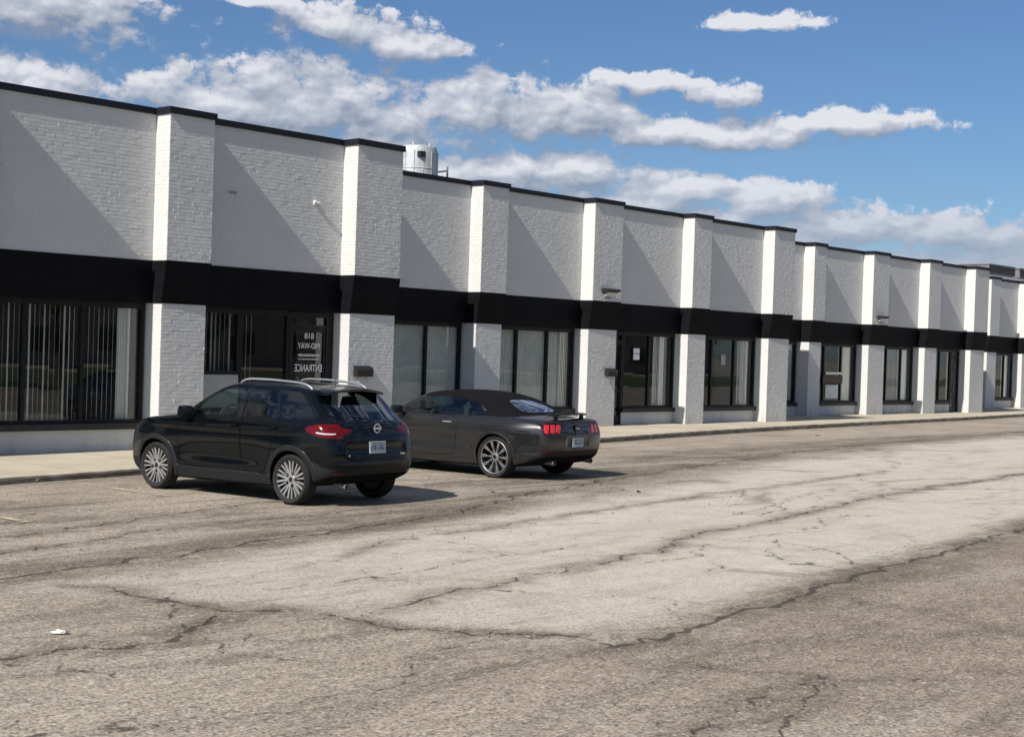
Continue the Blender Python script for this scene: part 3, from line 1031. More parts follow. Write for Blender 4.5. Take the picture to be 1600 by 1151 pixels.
# second section
w_ = find_bay(24)
jambs(w_, 22.7, 26.06)
wn = window_unit(22.7, 26.04, w_[3], (23.7, 24.86), w_[4])
blinds(wn, 22.8, 26.0, w_[3], M_SLATG, 4, .086, jit=.6)
w_ = find_bay(29)
wn = window_unit(27.05, 30.37, w_[3], (28.10, 29.30), w_[4])
blinds(wn, 27.12, 29.9, w_[3], M_SLATG, 4, .086, jit=.6)
blinds(wn, 29.9, 30.25, w_[3], M_SLAT, 20, .07, jit=8)
w_ = find_bay(33)
dr = door_unit(31.66, 32.50, w_[3], w_[4])
wn = window_unit(32.52, 34.93, w_[3], (33.74,), w_[4])
blinds(wn, 34.12, 34.62, w_[3], M_SLAT, 14, .07, jit=6)
mb = MB()
mb.box(33.03, 33.31, w_[3] - .016, w_[3] - .012, 2.12, 2.26)
bpart(mb, 'notice', M_PAPER, wn)
bpart(MB().box(33.03, 33.31, w_[3] - .016, w_[3] - .012, 1.94, 2.10), 'notice', M_PAPER, wn)
w_ = find_bay(37)
wn = window_unit(35.9, 39.2, w_[3], (36.86, 38.07), w_[4])
blinds(wn, 38.45, 38.95, w_[3], M_SLAT, 14, .07, jit=6)
mb = MB().box(37.38, 37.62, w_[3] - .016, w_[3] - .012, 1.86, 2.16)
bpart(mb, 'notice', simple('grey poster', (.35, .37, .36), .6, noise=.4, nscale=30), wn)

# third section
w_ = find_bay(43)
jambs(w_, 41.7, 45.17)
wn = window_unit(41.7, 45.12, w_[3], (42.8, 43.9), w_[4])
blinds(wn, 41.8, 45.0, w_[3], M_SLATG, 4, .086, jit=.6)
w_ = find_bay(47)
wn = window_unit(46.03, 49.35, w_[3], (47.05, 48.28), w_[4])
curtain(wn, 48.40, 49.28, w_[3], M_CREAM, 5)
bpart(MB().box(46.95, 48.35, w_[3] - .075, w_[3] - .05, 1.27, 1.55), 'sign_board', M_BROWNP, wn)
bpart(MB().box(47.15, 48.25, w_[3] - .075, w_[3] - .05, 1.60, 1.68), 'sign_strip', M_PAPER, wn)
bpart(MB().box(47.25, 48.15, w_[3] - .016, w_[3] - .012, .72, 1.22), 'notice', simple('printed poster', (.62, .66, .68), .6, noise=.25, nscale=12), wn)
w_ = find_bay(52)
wn = window_unit(50.7, 53.85, w_[3], (51.72, 52.90), w_[4])
blinds(wn, 51.85, 52.8, w_[3], M_SLATG, 9, .085, jit=2)
curtain(wn, 52.95, 53.75, w_[3], M_SLAT, 5)
w_ = find_bay(57)
wn = window_unit(55.0, 57.2, w_[3], (56.2,), w_[4])
dr = door_unit(57.22, 57.96, w_[3], w_[4])

# last section
w_ = find_bay(62)
jambs(w_, 61.0, 64.4)
window_unit(61.0, 64.4, w_[3], (62.1, 63.3), w_[4])
for (a, c) in ((65.75, 68.55), (69.85, 73.15), (74.35, 77.55), (78.85, 81.95), (83.05, 86.35)):
    w_ = find_bay((a + c) / 2)
    mm = (a + (c - a) / 3, a + 2 * (c - a) / 3)
    wn = window_unit(a, c, w_[3], mm, w_[4])
    curtain(wn, mm[1] + .1, c - .12, w_[3], M_CREAM, 5)
# ------------------------------------------------------------------ cars: each body is one smooth sculpted shell, cut along its real panel outlines
def smooth_poly(pts, closed=True, it=3):
    p = np.array(pts, float)
    for _ in range(it):
        q = np.roll(p, -1, 0) if closed else p[1:]
        a = p if closed else p[:-1]
        n = np.empty((2 * len(a), 2))
        n[0::2] = a * .75 + q * .25
        n[1::2] = a * .25 + q * .75
        p = n if closed else np.vstack([p[:1], n, p[-1:]])
    return p


def dense(pts, step=.004, closed=True):
    p = np.array(pts, float)
    q = np.roll(p, -1, 0) if closed else p[1:]
    a = p if closed else p[:-1]
    o = []
    for u, v in zip(a, q):
        n = max(1, int(np.linalg.norm(v - u) / step))
        o.append(u + (v - u) * (np.arange(n) / n)[:, None])
    if not closed: o.append(p[-1:])
    return np.vstack(o)


class Field2D:
    """signed distance to a closed outline, sampled on a fine grid"""

    def __init__(s, poly, lo, hi, st=.012):
        s.lo, s.st = np.array(lo), st
        s.n = np.ceil((np.array(hi) - s.lo) / st).astype(int) + 1
        gx_ = s.lo[0] + np.arange(s.n[0]) * st
        gz_ = s.lo[1] + np.arange(s.n[1]) * st
        A, B = np.meshgrid(gx_, gz_, indexing='ij')
        A, B = A.astype(np.float32), B.astype(np.float32)
        d = np.full(A.shape, 1e9, np.float32)
        P = poly
        for (x0, y0), (x1, y1) in zip(P, np.roll(P, -1, 0)):
            dx, dy = x1 - x0, y1 - y0
            t = np.clip(((A - x0) * dx + (B - y0) * dy) / (dx * dx + dy * dy + 1e-12), 0, 1)
            d = np.minimum(d, (A - x0 - t * dx) ** 2 + (B - y0 - t * dy) ** 2)
        d = np.sqrt(d)
        d[in_poly(A, B, [tuple(q) for q in P])] *= -1
        k = np.array([1, 4, 6, 4, 1], float) / 16
        for ax in (0, 1):
            pd = np.pad(d, [(2, 2) if a == ax else (0, 0) for a in (0, 1)], mode='edge')
            d = sum(k[i] * np.take(pd, np.arange(i, i + s.n[ax]), axis=ax) for i in range(5))
        s.d = d.astype(np.float32)

    def __call__(s, x, z):
        u = np.clip((x - s.lo[0]) / s.st, 0, s.n[0] - 1.001)
        v = np.clip((z - s.lo[1]) / s.st, 0, s.n[1] - 1.001)
        i, j = u.astype(np.int32), v.astype(np.int32)
        a, b_ = u - i, v - j
        D = s.d
        return (D[i, j] * (1 - a) + D[i + 1, j] * a) * (1 - b_) + (D[i, j + 1] * (1 - a) + D[i + 1, j + 1] * a) * b_


def sst(a, b_, x):
    t = np.clip((x - a) / (b_ - a), 0, 1)
    return t * t * (3 - 2 * t)


def smax(a, b_, k):
    h_ = np.maximum(k - np.abs(a - b_), 0) / k
    return np.maximum(a, b_) + h_ * h_ * k * .25


def smooth_table(pts, lo, hi, n=400, sig=7):
    """piecewise-linear table turned into a smooth curve"""
    z = np.linspace(lo, hi, n)
    v = np.interp(z, [p[0] for p in pts], [p[1] for p in pts])
    k = np.exp(-.5 * (np.arange(-3 * sig, 3 * sig + 1) / sig) ** 2)
    k /= k.sum()
    v = np.convolve(np.pad(v, 3 * sig, mode='edge'), k, 'valid')
    return lambda q: np.interp(q, z, v)


def surface_nets(f, lo, hi, h):
    n = [int(math.ceil((hi[i] - lo[i]) / h)) + 1 for i in range(3)]
    ax = [lo[i] + h * np.arange(n[i]) for i in range(3)]
    G = np.empty(n, np.float32)
    Yg, Zg = np.meshgrid(ax[1], ax[2], indexing='ij')
    for i, xv in enumerate(ax[0]):
        G[i] = f(np.full(Yg.shape, xv), Yg, Zg)
    ins = G < 0
    c = [n[0] - 1, n[1] - 1, n[2] - 1]
    cnt = np.zeros(c, np.int8)
    for dx in (0, 1):
        for dy in (0, 1):
            for dz in (0, 1):
                cnt += ins[dx:dx + c[0], dy:dy + c[1], dz:dz + c[2]]
    act = np.argwhere((cnt > 0) & (cnt < 8))
    idx = np.full(c, -1, np.int32)
    idx[tuple(act.T)] = np.arange(len(act))
    acc = np.zeros((len(act), 3))
    num = np.zeros(len(act))
    corners = [(a, b_, d) for a in (0, 1) for b_ in (0, 1) for d in (0, 1)]
    for p in corners:
        for k in range(3):
            if p[k] == 1: continue
            q = list(p)
            q[k] = 1
            ga = G[tuple((act + p).T)]
            gb = G[tuple((act + q).T)]
            m_ = (ga < 0) != (gb < 0)
            t = np.where(m_, ga / np.where(m_, ga - gb, 1), 0)
            pos = np.tile(np.array(p, float), (len(act), 1))
            pos[:, k] += t
            acc[m_] += pos[m_]
            num += m_
    V = np.array(lo) + h * (act + acc / num[:, None])
    Fs = []
    for k in range(3):
        a, b_ = [(1, 2), (2, 0), (0, 1)][k]
        sl0 = [slice(None)] * 3
        sl1 = [slice(None)] * 3
        sl0[k] = slice(0, -1)
        sl1[k] = slice(1, None)
        x0, x1 = ins[tuple(sl0)], ins[tuple(sl1)]
        e = np.argwhere(x0 != x1)
        ok = (e[:, a] > 0) & (e[:, b_] > 0) & (e[:, a] < n[a] - 1) & (e[:, b_] < n[b_] - 1)
        e = e[ok]
        flip = x0[tuple(e.T)]
        ea, eb = np.zeros(3, int), np.zeros(3, int)
        ea[a] = 1
        eb[b_] = 1
        q = np.stack([idx[tuple((e - ea - eb).T)], idx[tuple((e - eb).T)], idx[tuple(e.T)], idx[tuple((e - ea).T)]], 1)
        q[~flip] = q[~flip][:, ::-1]
        Fs.append(q)
    return V, np.vstack(Fs)


class Shell:
    def __init__(s, f, lo, hi, h):
        s.f, s.h = f, h
        s.V, s.F = surface_nets(f, lo, hi, h)
        for _ in range(3): s.project()

    def grad(s, V, e=.004):
        x, y, z = V.T
        g_ = np.stack([s.f(x + e, y, z) - s.f(x - e, y, z), s.f(x, y + e, z) - s.f(x, y - e, z), s.f(x, y, z + e) - s.f(x, y, z - e)], 1) / (2 * e)
        return g_

    def project(s):
        g_ = s.grad(s.V)
        d = s.f(*s.V.T) / np.maximum((g_ ** 2).sum(1), .2)
        s.V -= np.clip(d, -s.h, s.h)[:, None] * g_

    def snap(s, curve, axes, sel):
        """pull vertices near an outline exactly onto it (in a 2D projection), then back onto the surface"""
        kd = KDTree(len(curve))
        for i, p in enumerate(curve): kd.insert((p[0], p[1], 0), i)
        kd.balance()
        lo = curve.min(0) - s.h
        hi = curve.max(0) + s.h
        A = s.V[:, axes]
        cand = np.nonzero(sel & (A >= lo).all(1) & (A <= hi).all(1))[0]
        third = ({0, 1, 2} - set(axes)).pop()
        moved = []
        for i in cand:
            co, _, dist = kd.find((A[i, 0], A[i, 1], 0))
            if dist < s.h * .62:
                s.V[i, axes[0]], s.V[i, axes[1]] = co[0], co[1]
                moved.append(i)
        if not moved: return
        mv = np.array(moved)
        for _ in range(4):
            P_ = s.V[mv]
            e = .003
            Pp, Pm = P_.copy(), P_.copy()
            Pp[:, third] += e
            Pm[:, third] -= e
            g_ = (s.f(*Pp.T) - s.f(*Pm.T)) / (2 * e)
            g_ = np.where(np.abs(g_) < .25, .25 * np.sign(g_ + 1e-9), g_)
            s.V[mv, third] -= np.clip(s.f(*P_.T) / g_, -.01, .01)

    def finish(s):
        g_ = s.grad(s.V)
        s.N = g_ / np.maximum(np.linalg.norm(g_, axis=1), 1e-6)[:, None]
        s.C = s.V[s.F].mean(1)
        n = s.N[s.F].mean(1)
        s.CN = n / np.maximum(np.linalg.norm(n, axis=1), 1e-6)[:, None]

    def part(s, name, mask, mat, parent, off=0.0, skirt=0.0):
        f_ = s.F[mask]
        if len(f_) == 0: return None
        u, inv = np.unique(f_.ravel(), return_inverse=True)
        V, N, F = s.V[u] + s.N[u] * off, s.N[u], inv.reshape(-1, 4)
        if skirt:
            ed = np.concatenate([F[:, [0, 1]], F[:, [1, 2]], F[:, [2, 3]], F[:, [3, 0]]])
            key = np.sort(ed, 1)
            _, i1, c1 = np.unique(key, axis=0, return_index=True, return_counts=True)
            be = ed[i1[c1 == 1]]
            b0 = len(V)
            W_ = np.concatenate([V[be[:, 0]], V[be[:, 1]], V[be[:, 1]] - N[be[:, 1]] * skirt, V[be[:, 0]] - N[be[:, 0]] * skirt])
            k = len(be)
            i = np.arange(k)
            F = np.vstack([F, np.stack([b0 + i + k, b0 + i, b0 + i + 3 * k, b0 + i + 2 * k], 1)])
            V = np.vstack([V, W_])
            N = np.vstack([N, N[be[:, 0]], N[be[:, 1]], N[be[:, 1]], N[be[:, 0]]])
        return raw_mesh(name, V, F, mat, parent, smooth=True, normals=N)

    def drape(s, curve, axes, start, d, width=.006, off=.0015):
        """ribbon lying on the surface along a 2D outline; start/d: coordinate and direction of approach on the third axis"""
        third = ({0, 1, 2} - set(axes)).pop()
        P_ = np.zeros((len(curve), 3))
        P_[:, axes[0]], P_[:, axes[1]] = curve[:, 0], curve[:, 1]
        P_[:, third] = start
        for _ in range(60):
            v = s.f(*P_.T)
            P_[:, third] += d * np.clip(v, -.03, .05) * .8
        g_ = s.grad(P_)
        N = g_ / np.maximum(np.linalg.norm(g_, axis=1), 1e-6)[:, None]
        T = np.gradient(P_, axis=0)
        T /= np.maximum(np.linalg.norm(T, axis=1), 1e-9)[:, None]
        S = np.cross(N, T)
        return P_ + N * off, S * width / 2


def ribbon(mb, P_, S):
    n = len(P_)
    V = [None] * (2 * n)
    for i in range(n):
        V[2 * i] = P_[i] - S[i]
        V[2 * i + 1] = P_[i] + S[i]
    mb.quadmesh(V, [(2 * i, 2 * i + 1, 2 * i + 3, 2 * i + 2) for i in range(n - 1)])


M_TYRE = simple('tyre rubber', (0.018, 0.018, 0.018), 0.8, spec=0.25, noise=.25, nscale=30)
M_RIMD = simple('dark rim barrel', (0.012, 0.012, 0.013), 0.5)
M_ALLOY = simple('machined alloy', (0.50, 0.50, 0.50), 0.38, metal=0.75)
M_TRIM = simple('black plastic cladding', (0.011, 0.012, 0.0135), 0.55, spec=0.25, bump=.15, bscale=220)
M_GLOSSB = simple('gloss black trim', (0.004, 0.004, 0.005), 0.12, coat=.6)
M_GAP = simple('panel gap', (0.0015, 0.0015, 0.0015), 0.9, spec=0.1)
M_UNDER = simple('underbody', (0.006, 0.006, 0.006), 0.9, spec=.1)
M_CARGL = glass('car side glass', (0.62, 0.72, 0.67), 1.5)
M_PRIV = glass('car privacy glass', (0.42, 0.47, 0.48), 1.5)
M_LENS = simple('red lamp lens', (0.10, 0.0022, 0.0032), 0.15, coat=.35, spec=.2)
M_LENSB = simple('bright red lamp bar', (0.62, 0.012, 0.018), 0.2, coat=.8)
M_LENSW = simple('clear lamp lens', (0.55, 0.55, 0.56), 0.12, coat=1.0)
M_ALLOYD = simple('grey alloy', (0.40, 0.40, 0.41), 0.35, metal=0.8)
M_CHROME = simple('silver trim', (0.75, 0.75, 0.76), 0.25, metal=.85)
M_SEAT = simple('dark seat cloth', (0.022, 0.022, 0.024), 0.85)
M_PLATE = simple('plate white', (0.42, 0.45, 0.49), 0.5)
M_PLATET = simple('plate print', (0.03, 0.04, 0.10), 0.6)
M_FABRIC = simple('black canvas roof', (0.006, 0.0055, 0.0068), 0.95, spec=.1, noise=.25, nscale=40, bump=.3, bscale=300)
M_PAINTK = simple('black car paint', (0.0016, 0.0026, 0.0040), 0.22, coat=.62, spec=.08)
M_PAINTM = simple('charcoal car paint', (0.037, 0.0375, 0.040), 0.32, metal=.75, coat=.75)


def wheel(parent, x, y, rad, rimr, width, side, style, steer=0.0):
    """local: axle along Y, outer face towards side*Y"""
    wname = bpy.data.objects.new('wheel', None)
    wname.empty_display_size = .1
    link(wname, parent)
    wname.location = (x, y, rad)
    wname.rotation_euler = (0, rng.uniform(0, 6), steer) if side > 0 else (0, rng.uniform(0, 6), math.pi + steer)
    hw = width / 2
    pr_ = [(rimr - .004, -hw + .02), (rimr + .012, -hw + .006), (rimr + .05, -hw - .004), (rad - .03, -hw + .004), (rad - .008, -hw + .022), (rad, -hw + .045),
           (rad, hw - .045), (rad - .008, hw - .022), (rad - .03, hw - .004), (rimr + .05, hw + .004), (rimr + .012, hw - .006), (rimr - .004, hw - .02)]
    mb = MB().lathe(pr_, 'y', 56)
    for gy_ in (-.05, 0.0, .05):   # tread grooves
        mb.lathe([(rad + .0012, gy_ - .005), (rad + .0012, gy_ + .005)], 'y', 56)
    mb.build('tyre', M_TYRE, wname, smooth=True)
    mb = MB()
    mb.lathe([(rimr, hw - .018), (rimr - .018, hw - .024), (rimr - .022, hw - .06), (rimr - .04, -hw + .03), (.05, -hw + .03)], 'y', 48)
    mb.lathe([(.0, hw - .085), (.135, hw - .088), (.14, hw - .11)], 'y', 32)      # brake disc
    mb.build('rim_barrel', M_RIMD, wname, smooth=True)
    mb = MB()
    yo = hw - .014

    def spoke(a, r0, r1, w0, w1, y0, y1, th=.022, bend=0.0):
        c_, s_ = math.cos(a), math.sin(a)
        V = []
        for r_, w_, yy in ((r0, w0, y0), (r1, w1, y1)):
            b2 = bend if r_ == r1 else 0
            for k in (-1, 1):
                for dep in (0, -th):
                    l_ = k * w_ / 2 * (1.0 if dep == 0 else 1.25) + b2
                    V.append((r_ * c_ - l_ * s_, yy + dep, r_ * s_ + l_ * c_))
        mb.quadmesh(V, [(0, 1, 3, 2), (4, 6, 7, 5), (0, 2, 6, 4), (1, 5, 7, 3), (0, 4, 5, 1), (2, 3, 7, 6)])

    if style == 'crossover':
        for k in range(5):
            a = 2 * math.pi * k / 5
            for da, bd in ((-.17, -.012), (.17, .012)):
                spoke(a + da * .8, .055, rimr - .004, .026, .024, yo - .018, yo - .004, bend=bd)
            for da in (-.46, .46):
                spoke(a + da, .10, rimr - .004, .013, .020, yo - .020, yo - .005, bend=.0)
        mb.lathe([(.034, yo - .012), (.056, yo - .014), (.060, yo - .04)], 'y', 24)
    else:
        for k in range(10):
            a = 2 * math.pi * k / 10
            spoke(a, .05, rimr - .010, .017, .011, yo - .028, yo - .004)
            for da in (-.085, .085):
                spoke(a + da * .5, rimr * .55, rimr - .010, .008, .009, yo - .016, yo - .004, bend=da * .18)
        mb.lathe([(rimr + .002, hw - .018), (rimr - .005, yo + .002), (rimr - .012, yo - .001), (rimr - .014, hw - .03)], 'y', 48)
        mb.lathe([(.0, yo - .016), (.036, yo - .018), (.064, yo - .026), (.068, yo - .05)], 'y', 24)
    mb.build('rim', M_ALLOY if style == 'crossover' else M_ALLOYD, wname, smooth=True)
    MB().lathe([(.0, yo - .008), (.034, yo - .010), (.036, yo - .03)], 'y', 20).build('centre_cap', M_GLOSSB, wname, smooth=True)
    return wname


def rbox(name, mat, parent, sx, sy, sz, loc, rot=(0, 0, 0), bev=.02, taper=1.0):
    mb = MB().box(-sx / 2, sx / 2, -sy / 2, sy / 2, -sz / 2, sz / 2)
    mb.v = [(x * (taper if z > 0 else 1), y * (taper if z > 0 else 1), z) for x, y, z in mb.v]
    o = mb.build(name, mat, parent, smooth=True, bevel=bev)
    o.location = loc
    o.rotation_euler = rot
    return o


def seats(parent, xs_front, zbase, hz, rear_x=None):
    for y in (-.37, .37):
        s_ = rbox('seat', M_SEAT, parent, .50, .50, .16, (xs_front + .22, y, zbase), (0, R(-8), 0), .05)
        b_ = rbox('seat_back', M_SEAT, s_, .13, .48, .62, (-.28, 0, .36), (0, R(-6), 0), .05, .86)
        rbox('headrest', M_SEAT, b_, .11, .27, .20, (-.01, 0, .42), (0, R(8), 0), .05, .85)
    if rear_x is not None:
        s_ = rbox('rear_seat', M_SEAT, parent, .46, 1.20, .15, (rear_x + .24, 0, zbase + .02), (0, R(-8), 0), .05)
        b_ = rbox('seat_back', M_SEAT, s_, .14, 1.18, .56, (-.27, 0, .34), (0, R(-8), 0), .05, .93)
        for y in (-.34, .34):
            rbox('headrest', M_SEAT, b_, .10, .26, .18, (-.01, y, .36), (0, R(8), 0), .045, .85)


# ---------------------------------------------------------------- the black crossover
def crossover():
    car = thing('parked_car', 'black compact crossover with silver roof rails and red taillights, parked nose-in nearest the viewer', 'car', (13.0, 16.21, 0), 1.668, 'cars parked in front of the shops')
    WB, RW, AR = 1.31, .329, .372
    sil = smooth_poly([(2.03, .24), (1.9, .20), (1.0, .19), (-1.0, .20), (-1.72, .26), (-1.96, .36), (-2.03, .46), (-2.055, .60), (-2.05, .74), (-2.02, .88), (-1.99, 1.0), (-1.94, 1.09), (-1.84, 1.17),
                       (-1.60, 1.37), (-1.46, 1.485), (-1.36, 1.525), (-1.05, 1.555), (-.6, 1.574), (-.25, 1.574), (.0, 1.555), (.20, 1.50), (.45, 1.375), (.75, 1.21), (.95, 1.12), (1.15, 1.085), (1.5, 1.05), (1.8, .99), (1.99, .89), (2.08, .76), (2.12, .60), (2.13, .45), (2.10, .32)], it=2)
    S = Field2D(sil, (-2.6, -.15), (2.6, 1.95))
    wz = smooth_table([(0.1, .78), (.25, .82), (.40, .855), (.60, .868), (.78, .873), (.95, .868), (1.05, .845), (1.10, .825), (1.27, .755), (1.45, .66), (1.53, .60), (1.7, .50)], 0, 1.8)

    def hw_(x, z):
        t = wz(z - .035 * sst(.4, -1.2, x))
        t = t - .16 * sst(1.25, 2.25, x) ** 1.5 - .10 * sst(-1.45, -2.25, x) ** 1.4
        t = t - .05 * sst(-.7, -1.9, x) * sst(1.04, 1.16, z)
        # wheel-arch and shoulder modelling
        for c in (WB, -WB):
            t = t + .020 * np.exp(-((x - c) / .48) ** 2 - ((z - .74) / .20) ** 2)
            r_ = np.hypot(x - c, z - RW)
            t = t + .014 * sst(.452, .440, r_) * sst(.80, .76, z)
        t = t - .020 * np.exp(-((z - .56) / .12) ** 2 - (x / .75) ** 4)
        t = t + .014 * sst(.385, .365, z + .02 * sst(-.4, -1.0, x)) * sst(1.0, .9, np.abs(x))
        t = t + .011 * np.exp(-((z - .925 + .03 * x * .3) / .03) ** 2) * sst(1.7, 1.2, np.abs(x))
        return t

    def f(x, y, z):
        ay = np.abs(y)
        q = np.minimum(ay / .86, 1.1)
        xs_ = x + .20 * q ** 3 * sst(.2, 1.3, x) - .115 * q ** 3 * sst(-.9, -1.9, x) * (1 + .2 * sst(.9, 1.3, z))
        # the tailgate is creased: lower panel tucked under a lip, plate pocket
        rear = sst(-1.78, -1.91, x)
        xs_ = xs_ - rear * (.022 * np.exp(-((z - .74) / .075) ** 2) * sst(.62, .50, ay) + .022 * sst(.60, .575, z) * -1)
        zs_ = z + .055 * q ** 2 * sst(.85, 1.1, z)
        d = smax(S(xs_, zs_), ay - hw_(x, z), .055 + .05 * sst(1.3, 2.0, np.abs(x)))
        for c in (WB, -WB):
            r_ = np.hypot(x - c, z - RW)
            d = np.maximum(d, -np.maximum(r_ - AR, .50 - ay))
        return d

    sh = Shell(f, (-2.24, -.96, .12), (2.24, .96, 1.66), .0135)
    side_sel = np.abs(sh.grad(sh.V)[:, 1]) > .30
    # panel outlines, side view
    w_front = smooth_poly([(.74, 1.085), (.50, 1.245), (.24, 1.40), (.05, 1.458), (-.28, 1.466), (-.335, 1.10)], it=1)
    w_rear = smooth_poly([(-.405, 1.10), (-.365, 1.466), (-.66, 1.458), (-.88, 1.44), (-.985, 1.14)], it=1)
    w_quart = smooth_poly([(-1.04, 1.155), (-.935, 1.43), (-1.12, 1.39), (-1.36, 1.25), (-1.44, 1.20)], it=1)
    d_front = smooth_poly([(.86, 1.05), (.84, .60), (.82, .40), (.76, .375), (-.30, .375), (-.36, .42), (-.37, 1.05), (-.32, 1.498), (.05, 1.488), (.27, 1.425), (.55, 1.26)], it=1)
    d_rear = smooth_poly([(-.375, .375), (-.385, 1.05), (-.335, 1.498), (-.66, 1.487), (-.93, 1.465), (-1.05, 1.15), (-1.09, 1.0), (-.95, .70), (-.85, .48), (-.80, .375)], it=1)
    lamp_s = smooth_poly([(-1.52, .985), (-1.66, 1.05), (-1.84, 1.07), (-2.2, 1.06), (-2.2, .90), (-1.95, .885), (-1.78, .905)], it=1)
    head_s = smooth_poly([(1.62, .98), (1.80, .95), (2.2, .84), (2.2, .76), (1.95, .80), (1.75, .88)], it=1)
    bump_r = smooth_poly([(-1.60, .57), (-1.72, .585), (-1.88, .50), (-2.3, .475), (-2.3, .1), (-1.3, .1), (-1.3, .57)], it=1)
    for c in (WB, -WB):
        a = np.linspace(0, 2 * math.pi, 700)
        for rr in (AR, .446):
            sh.snap(np.stack([c + rr * np.cos(a), RW + rr * np.sin(a)], 1), [0, 2], side_sel)
    for q in (w_front, w_rear, w_quart, lamp_s, head_s, bump_r):
        sh.snap(dense(q), [0, 2], side_sel)
    rear_glass = smooth_poly([(-.64, 1.105), (-.55, 1.29), (-.46, 1.44), (0, 1.462), (.46, 1.44), (.55, 1.29), (.64, 1.105), (0, 1.09)], it=1)
    rsel = (sh.V[:, 0] < -1.4) & (np.abs(sh.grad(sh.V)[:, 0]) > .3)
    sh.snap(dense(rear_glass), [1, 2], rsel)
    lamp_r = smooth_poly([(1.0, 1.06), (.70, 1.045), (.50, 1.01), (.42, .985), (.48, .96), (.70, .915), (1.0, .895)], it=1)
    for sg in (1, -1):
        sh.snap(dense(lamp_r * np.array([sg, 1])), [1, 2], rsel)
    windsc = smooth_poly([(-.62, 1.14), (-.52, 1.45), (0, 1.485), (.52, 1.45), (.62, 1.14), (0, 1.12)], it=1)
    sh.finish()
    C, N = sh.C, sh.CN
    x, y, z = C.T
    ay = np.abs(y)

    def ip(poly, u, v): return in_poly(u, v, [tuple(q) for q in poly])
    side = np.abs(N[:, 1]) > .35
    rearf = (N[:, 0] < -.28) & (x < -1.35)
    well = np.zeros(len(C), bool)
    for c in (WB, -WB):
        r_ = np.hypot(x - c, z - RW)
        well |= (r_ < AR + .004) & (ay < .91)
    under = (N[:, 2] < -.55) & (z < .45) | (z < .185)
    clad = np.zeros(len(C), bool)
    for c in (WB, -WB):
        r_ = np.hypot(x - c, z - RW)
        clad |= (r_ < .446) & (z < .78) & side
    clad |= (z + .02 * sst(-.4, -1.0, x) < .376) & (np.abs(x) < 1.0) & side
    clad |= (z < .43) & (x > 1.5)
    bump = ip(bump_r, x, z) & (x < -1.4) | (rearf & (z < .475)) | ((x < -1.9) & (z < .46))
    free = ~well & ~under & ~clad & ~bump
    g_f = free & side & ip(w_front, x, z)
    g_r = free & side & ip(w_rear, x, z)
    g_q = free & side & ip(w_quart, x, z)
    g_rear = free & rearf & ip(rear_glass, y, z)
    g_ws = free & (N[:, 0] > .22) & (x > -.05) & (x < 1.1) & ip(windsc, y, z) & ~side
    lamp = free & ((ip(lamp_s, x, z) & (side | rearf) & (ay > .60)) | (rearf & (ip(lamp_r, ay, z))))
    head = free & ip(head_s, x, z) & (x > 1.5) & (ay > .42)
    gap_pill = free & side & (z > 1.09) & ip([(-.27, 1.09), (-.25, 1.478), (-.43, 1.478), (-.43, 1.09)], x, z) & ~g_f & ~g_r
    dpil = free & side & ip([(-.94, 1.11), (-.86, 1.475), (-1.25, 1.46), (-1.55, 1.25), (-1.64, 1.14), (-1.45, 1.11)], x, z) & ~g_r & ~g_q
    glossb = gap_pill | dpil
    door_f = free & side & ip(d_front, x, z) & ~g_f & ~glossb & ~lamp
    door_r = free & side & ip(d_rear, x, z) & ~g_r & ~g_q & ~glossb & ~lamp
    used = g_f | g_r | g_q | g_rear | g_ws | lamp | head | glossb | door_f | door_r
    tail = free & (x < -1.55) & ~used & rearf & (ay < .66) & (z > .60)
    hood = free & ~used & (x > .98) & (N[:, 2] > .55) & (ay < .70)
    body = free & ~used & ~tail & ~hood
    sh.part('body', body, M_PAINTK, car)
    sh.part('tailgate', tail, M_PAINTK, car)
    sh.part('bonnet', hood, M_PAINTK, car)
    for c in (WB, -WB): sh.part('wheel_well', well & (x * c > 0), M_UNDER, car)
    sh.part('underbody', under & ~well, M_UNDER, car)
    sh.part('cladding', clad & ~well & ~under, M_TRIM, car)
    sh.part('bumper', bump & ~well & ~under & ~clad, M_TRIM, car)
    doors = {}
    for sg in (1, -1):
        s_ = np.sign(y) == sg
        for nm, dm, gm in (('front', door_f, g_f), ('rear', door_r, g_r)):
            d = sh.part('door', dm & s_, M_PAINTK, car)
            sh.part('window', gm & s_, M_CARGL if nm == 'front' else M_PRIV, d)
            doors[(nm, sg)] = d
        sh.part('quarter_window', g_q & s_, M_PRIV, car)
        sh.part('pillar_trim', gap_pill & s_, M_GLOSSB, car)
        sh.part('pillar_trim', dpil & s_, M_GLOSSB, car)
        sh.part('taillight', lamp & s_, M_LENS, car, off=.004, skirt=.012)
        sh.part('headlight', head & s_, M_GLOSSB, car, off=.003, skirt=.01)
    sh.part('rear_window', g_rear, M_PRIV, car)
    sh.part('windscreen', g_ws, M_CARGL, car)
    # panel gaps
    def gap(curve, axes, start, d, wd, parent):
        P_, S_ = sh.drape(curve, axes, start, d, wd)
        mb = MB()
        ribbon(mb, P_, S_)
        return mb.build('panel_gap', M_GAP, parent)

    for sg in (1, -1):
        for q, nm in ((d_front, 'front'), (d_rear, 'rear')):
            c_ = dense(q, .02)
            gap(np.vstack([c_, c_[:1]]), [0, 2], sg * 1.0, -sg, .008, doors[(nm, sg)])
        gap(dense([(.90, 1.05), (1.3, 1.02), (1.7, .96)], .02, False), [0, 2], sg * 1.0, -sg, .007, car)
    gap(dense([(.64, 1.08), (.67, 1.0), (.60, .80), (.58, .64), (.50, .605), (-.50, .605), (-.58, .64), (-.60, .80), (-.67, 1.0), (-.64, 1.08)], .02, False), [1, 2], -2.4, 1, .008, car)
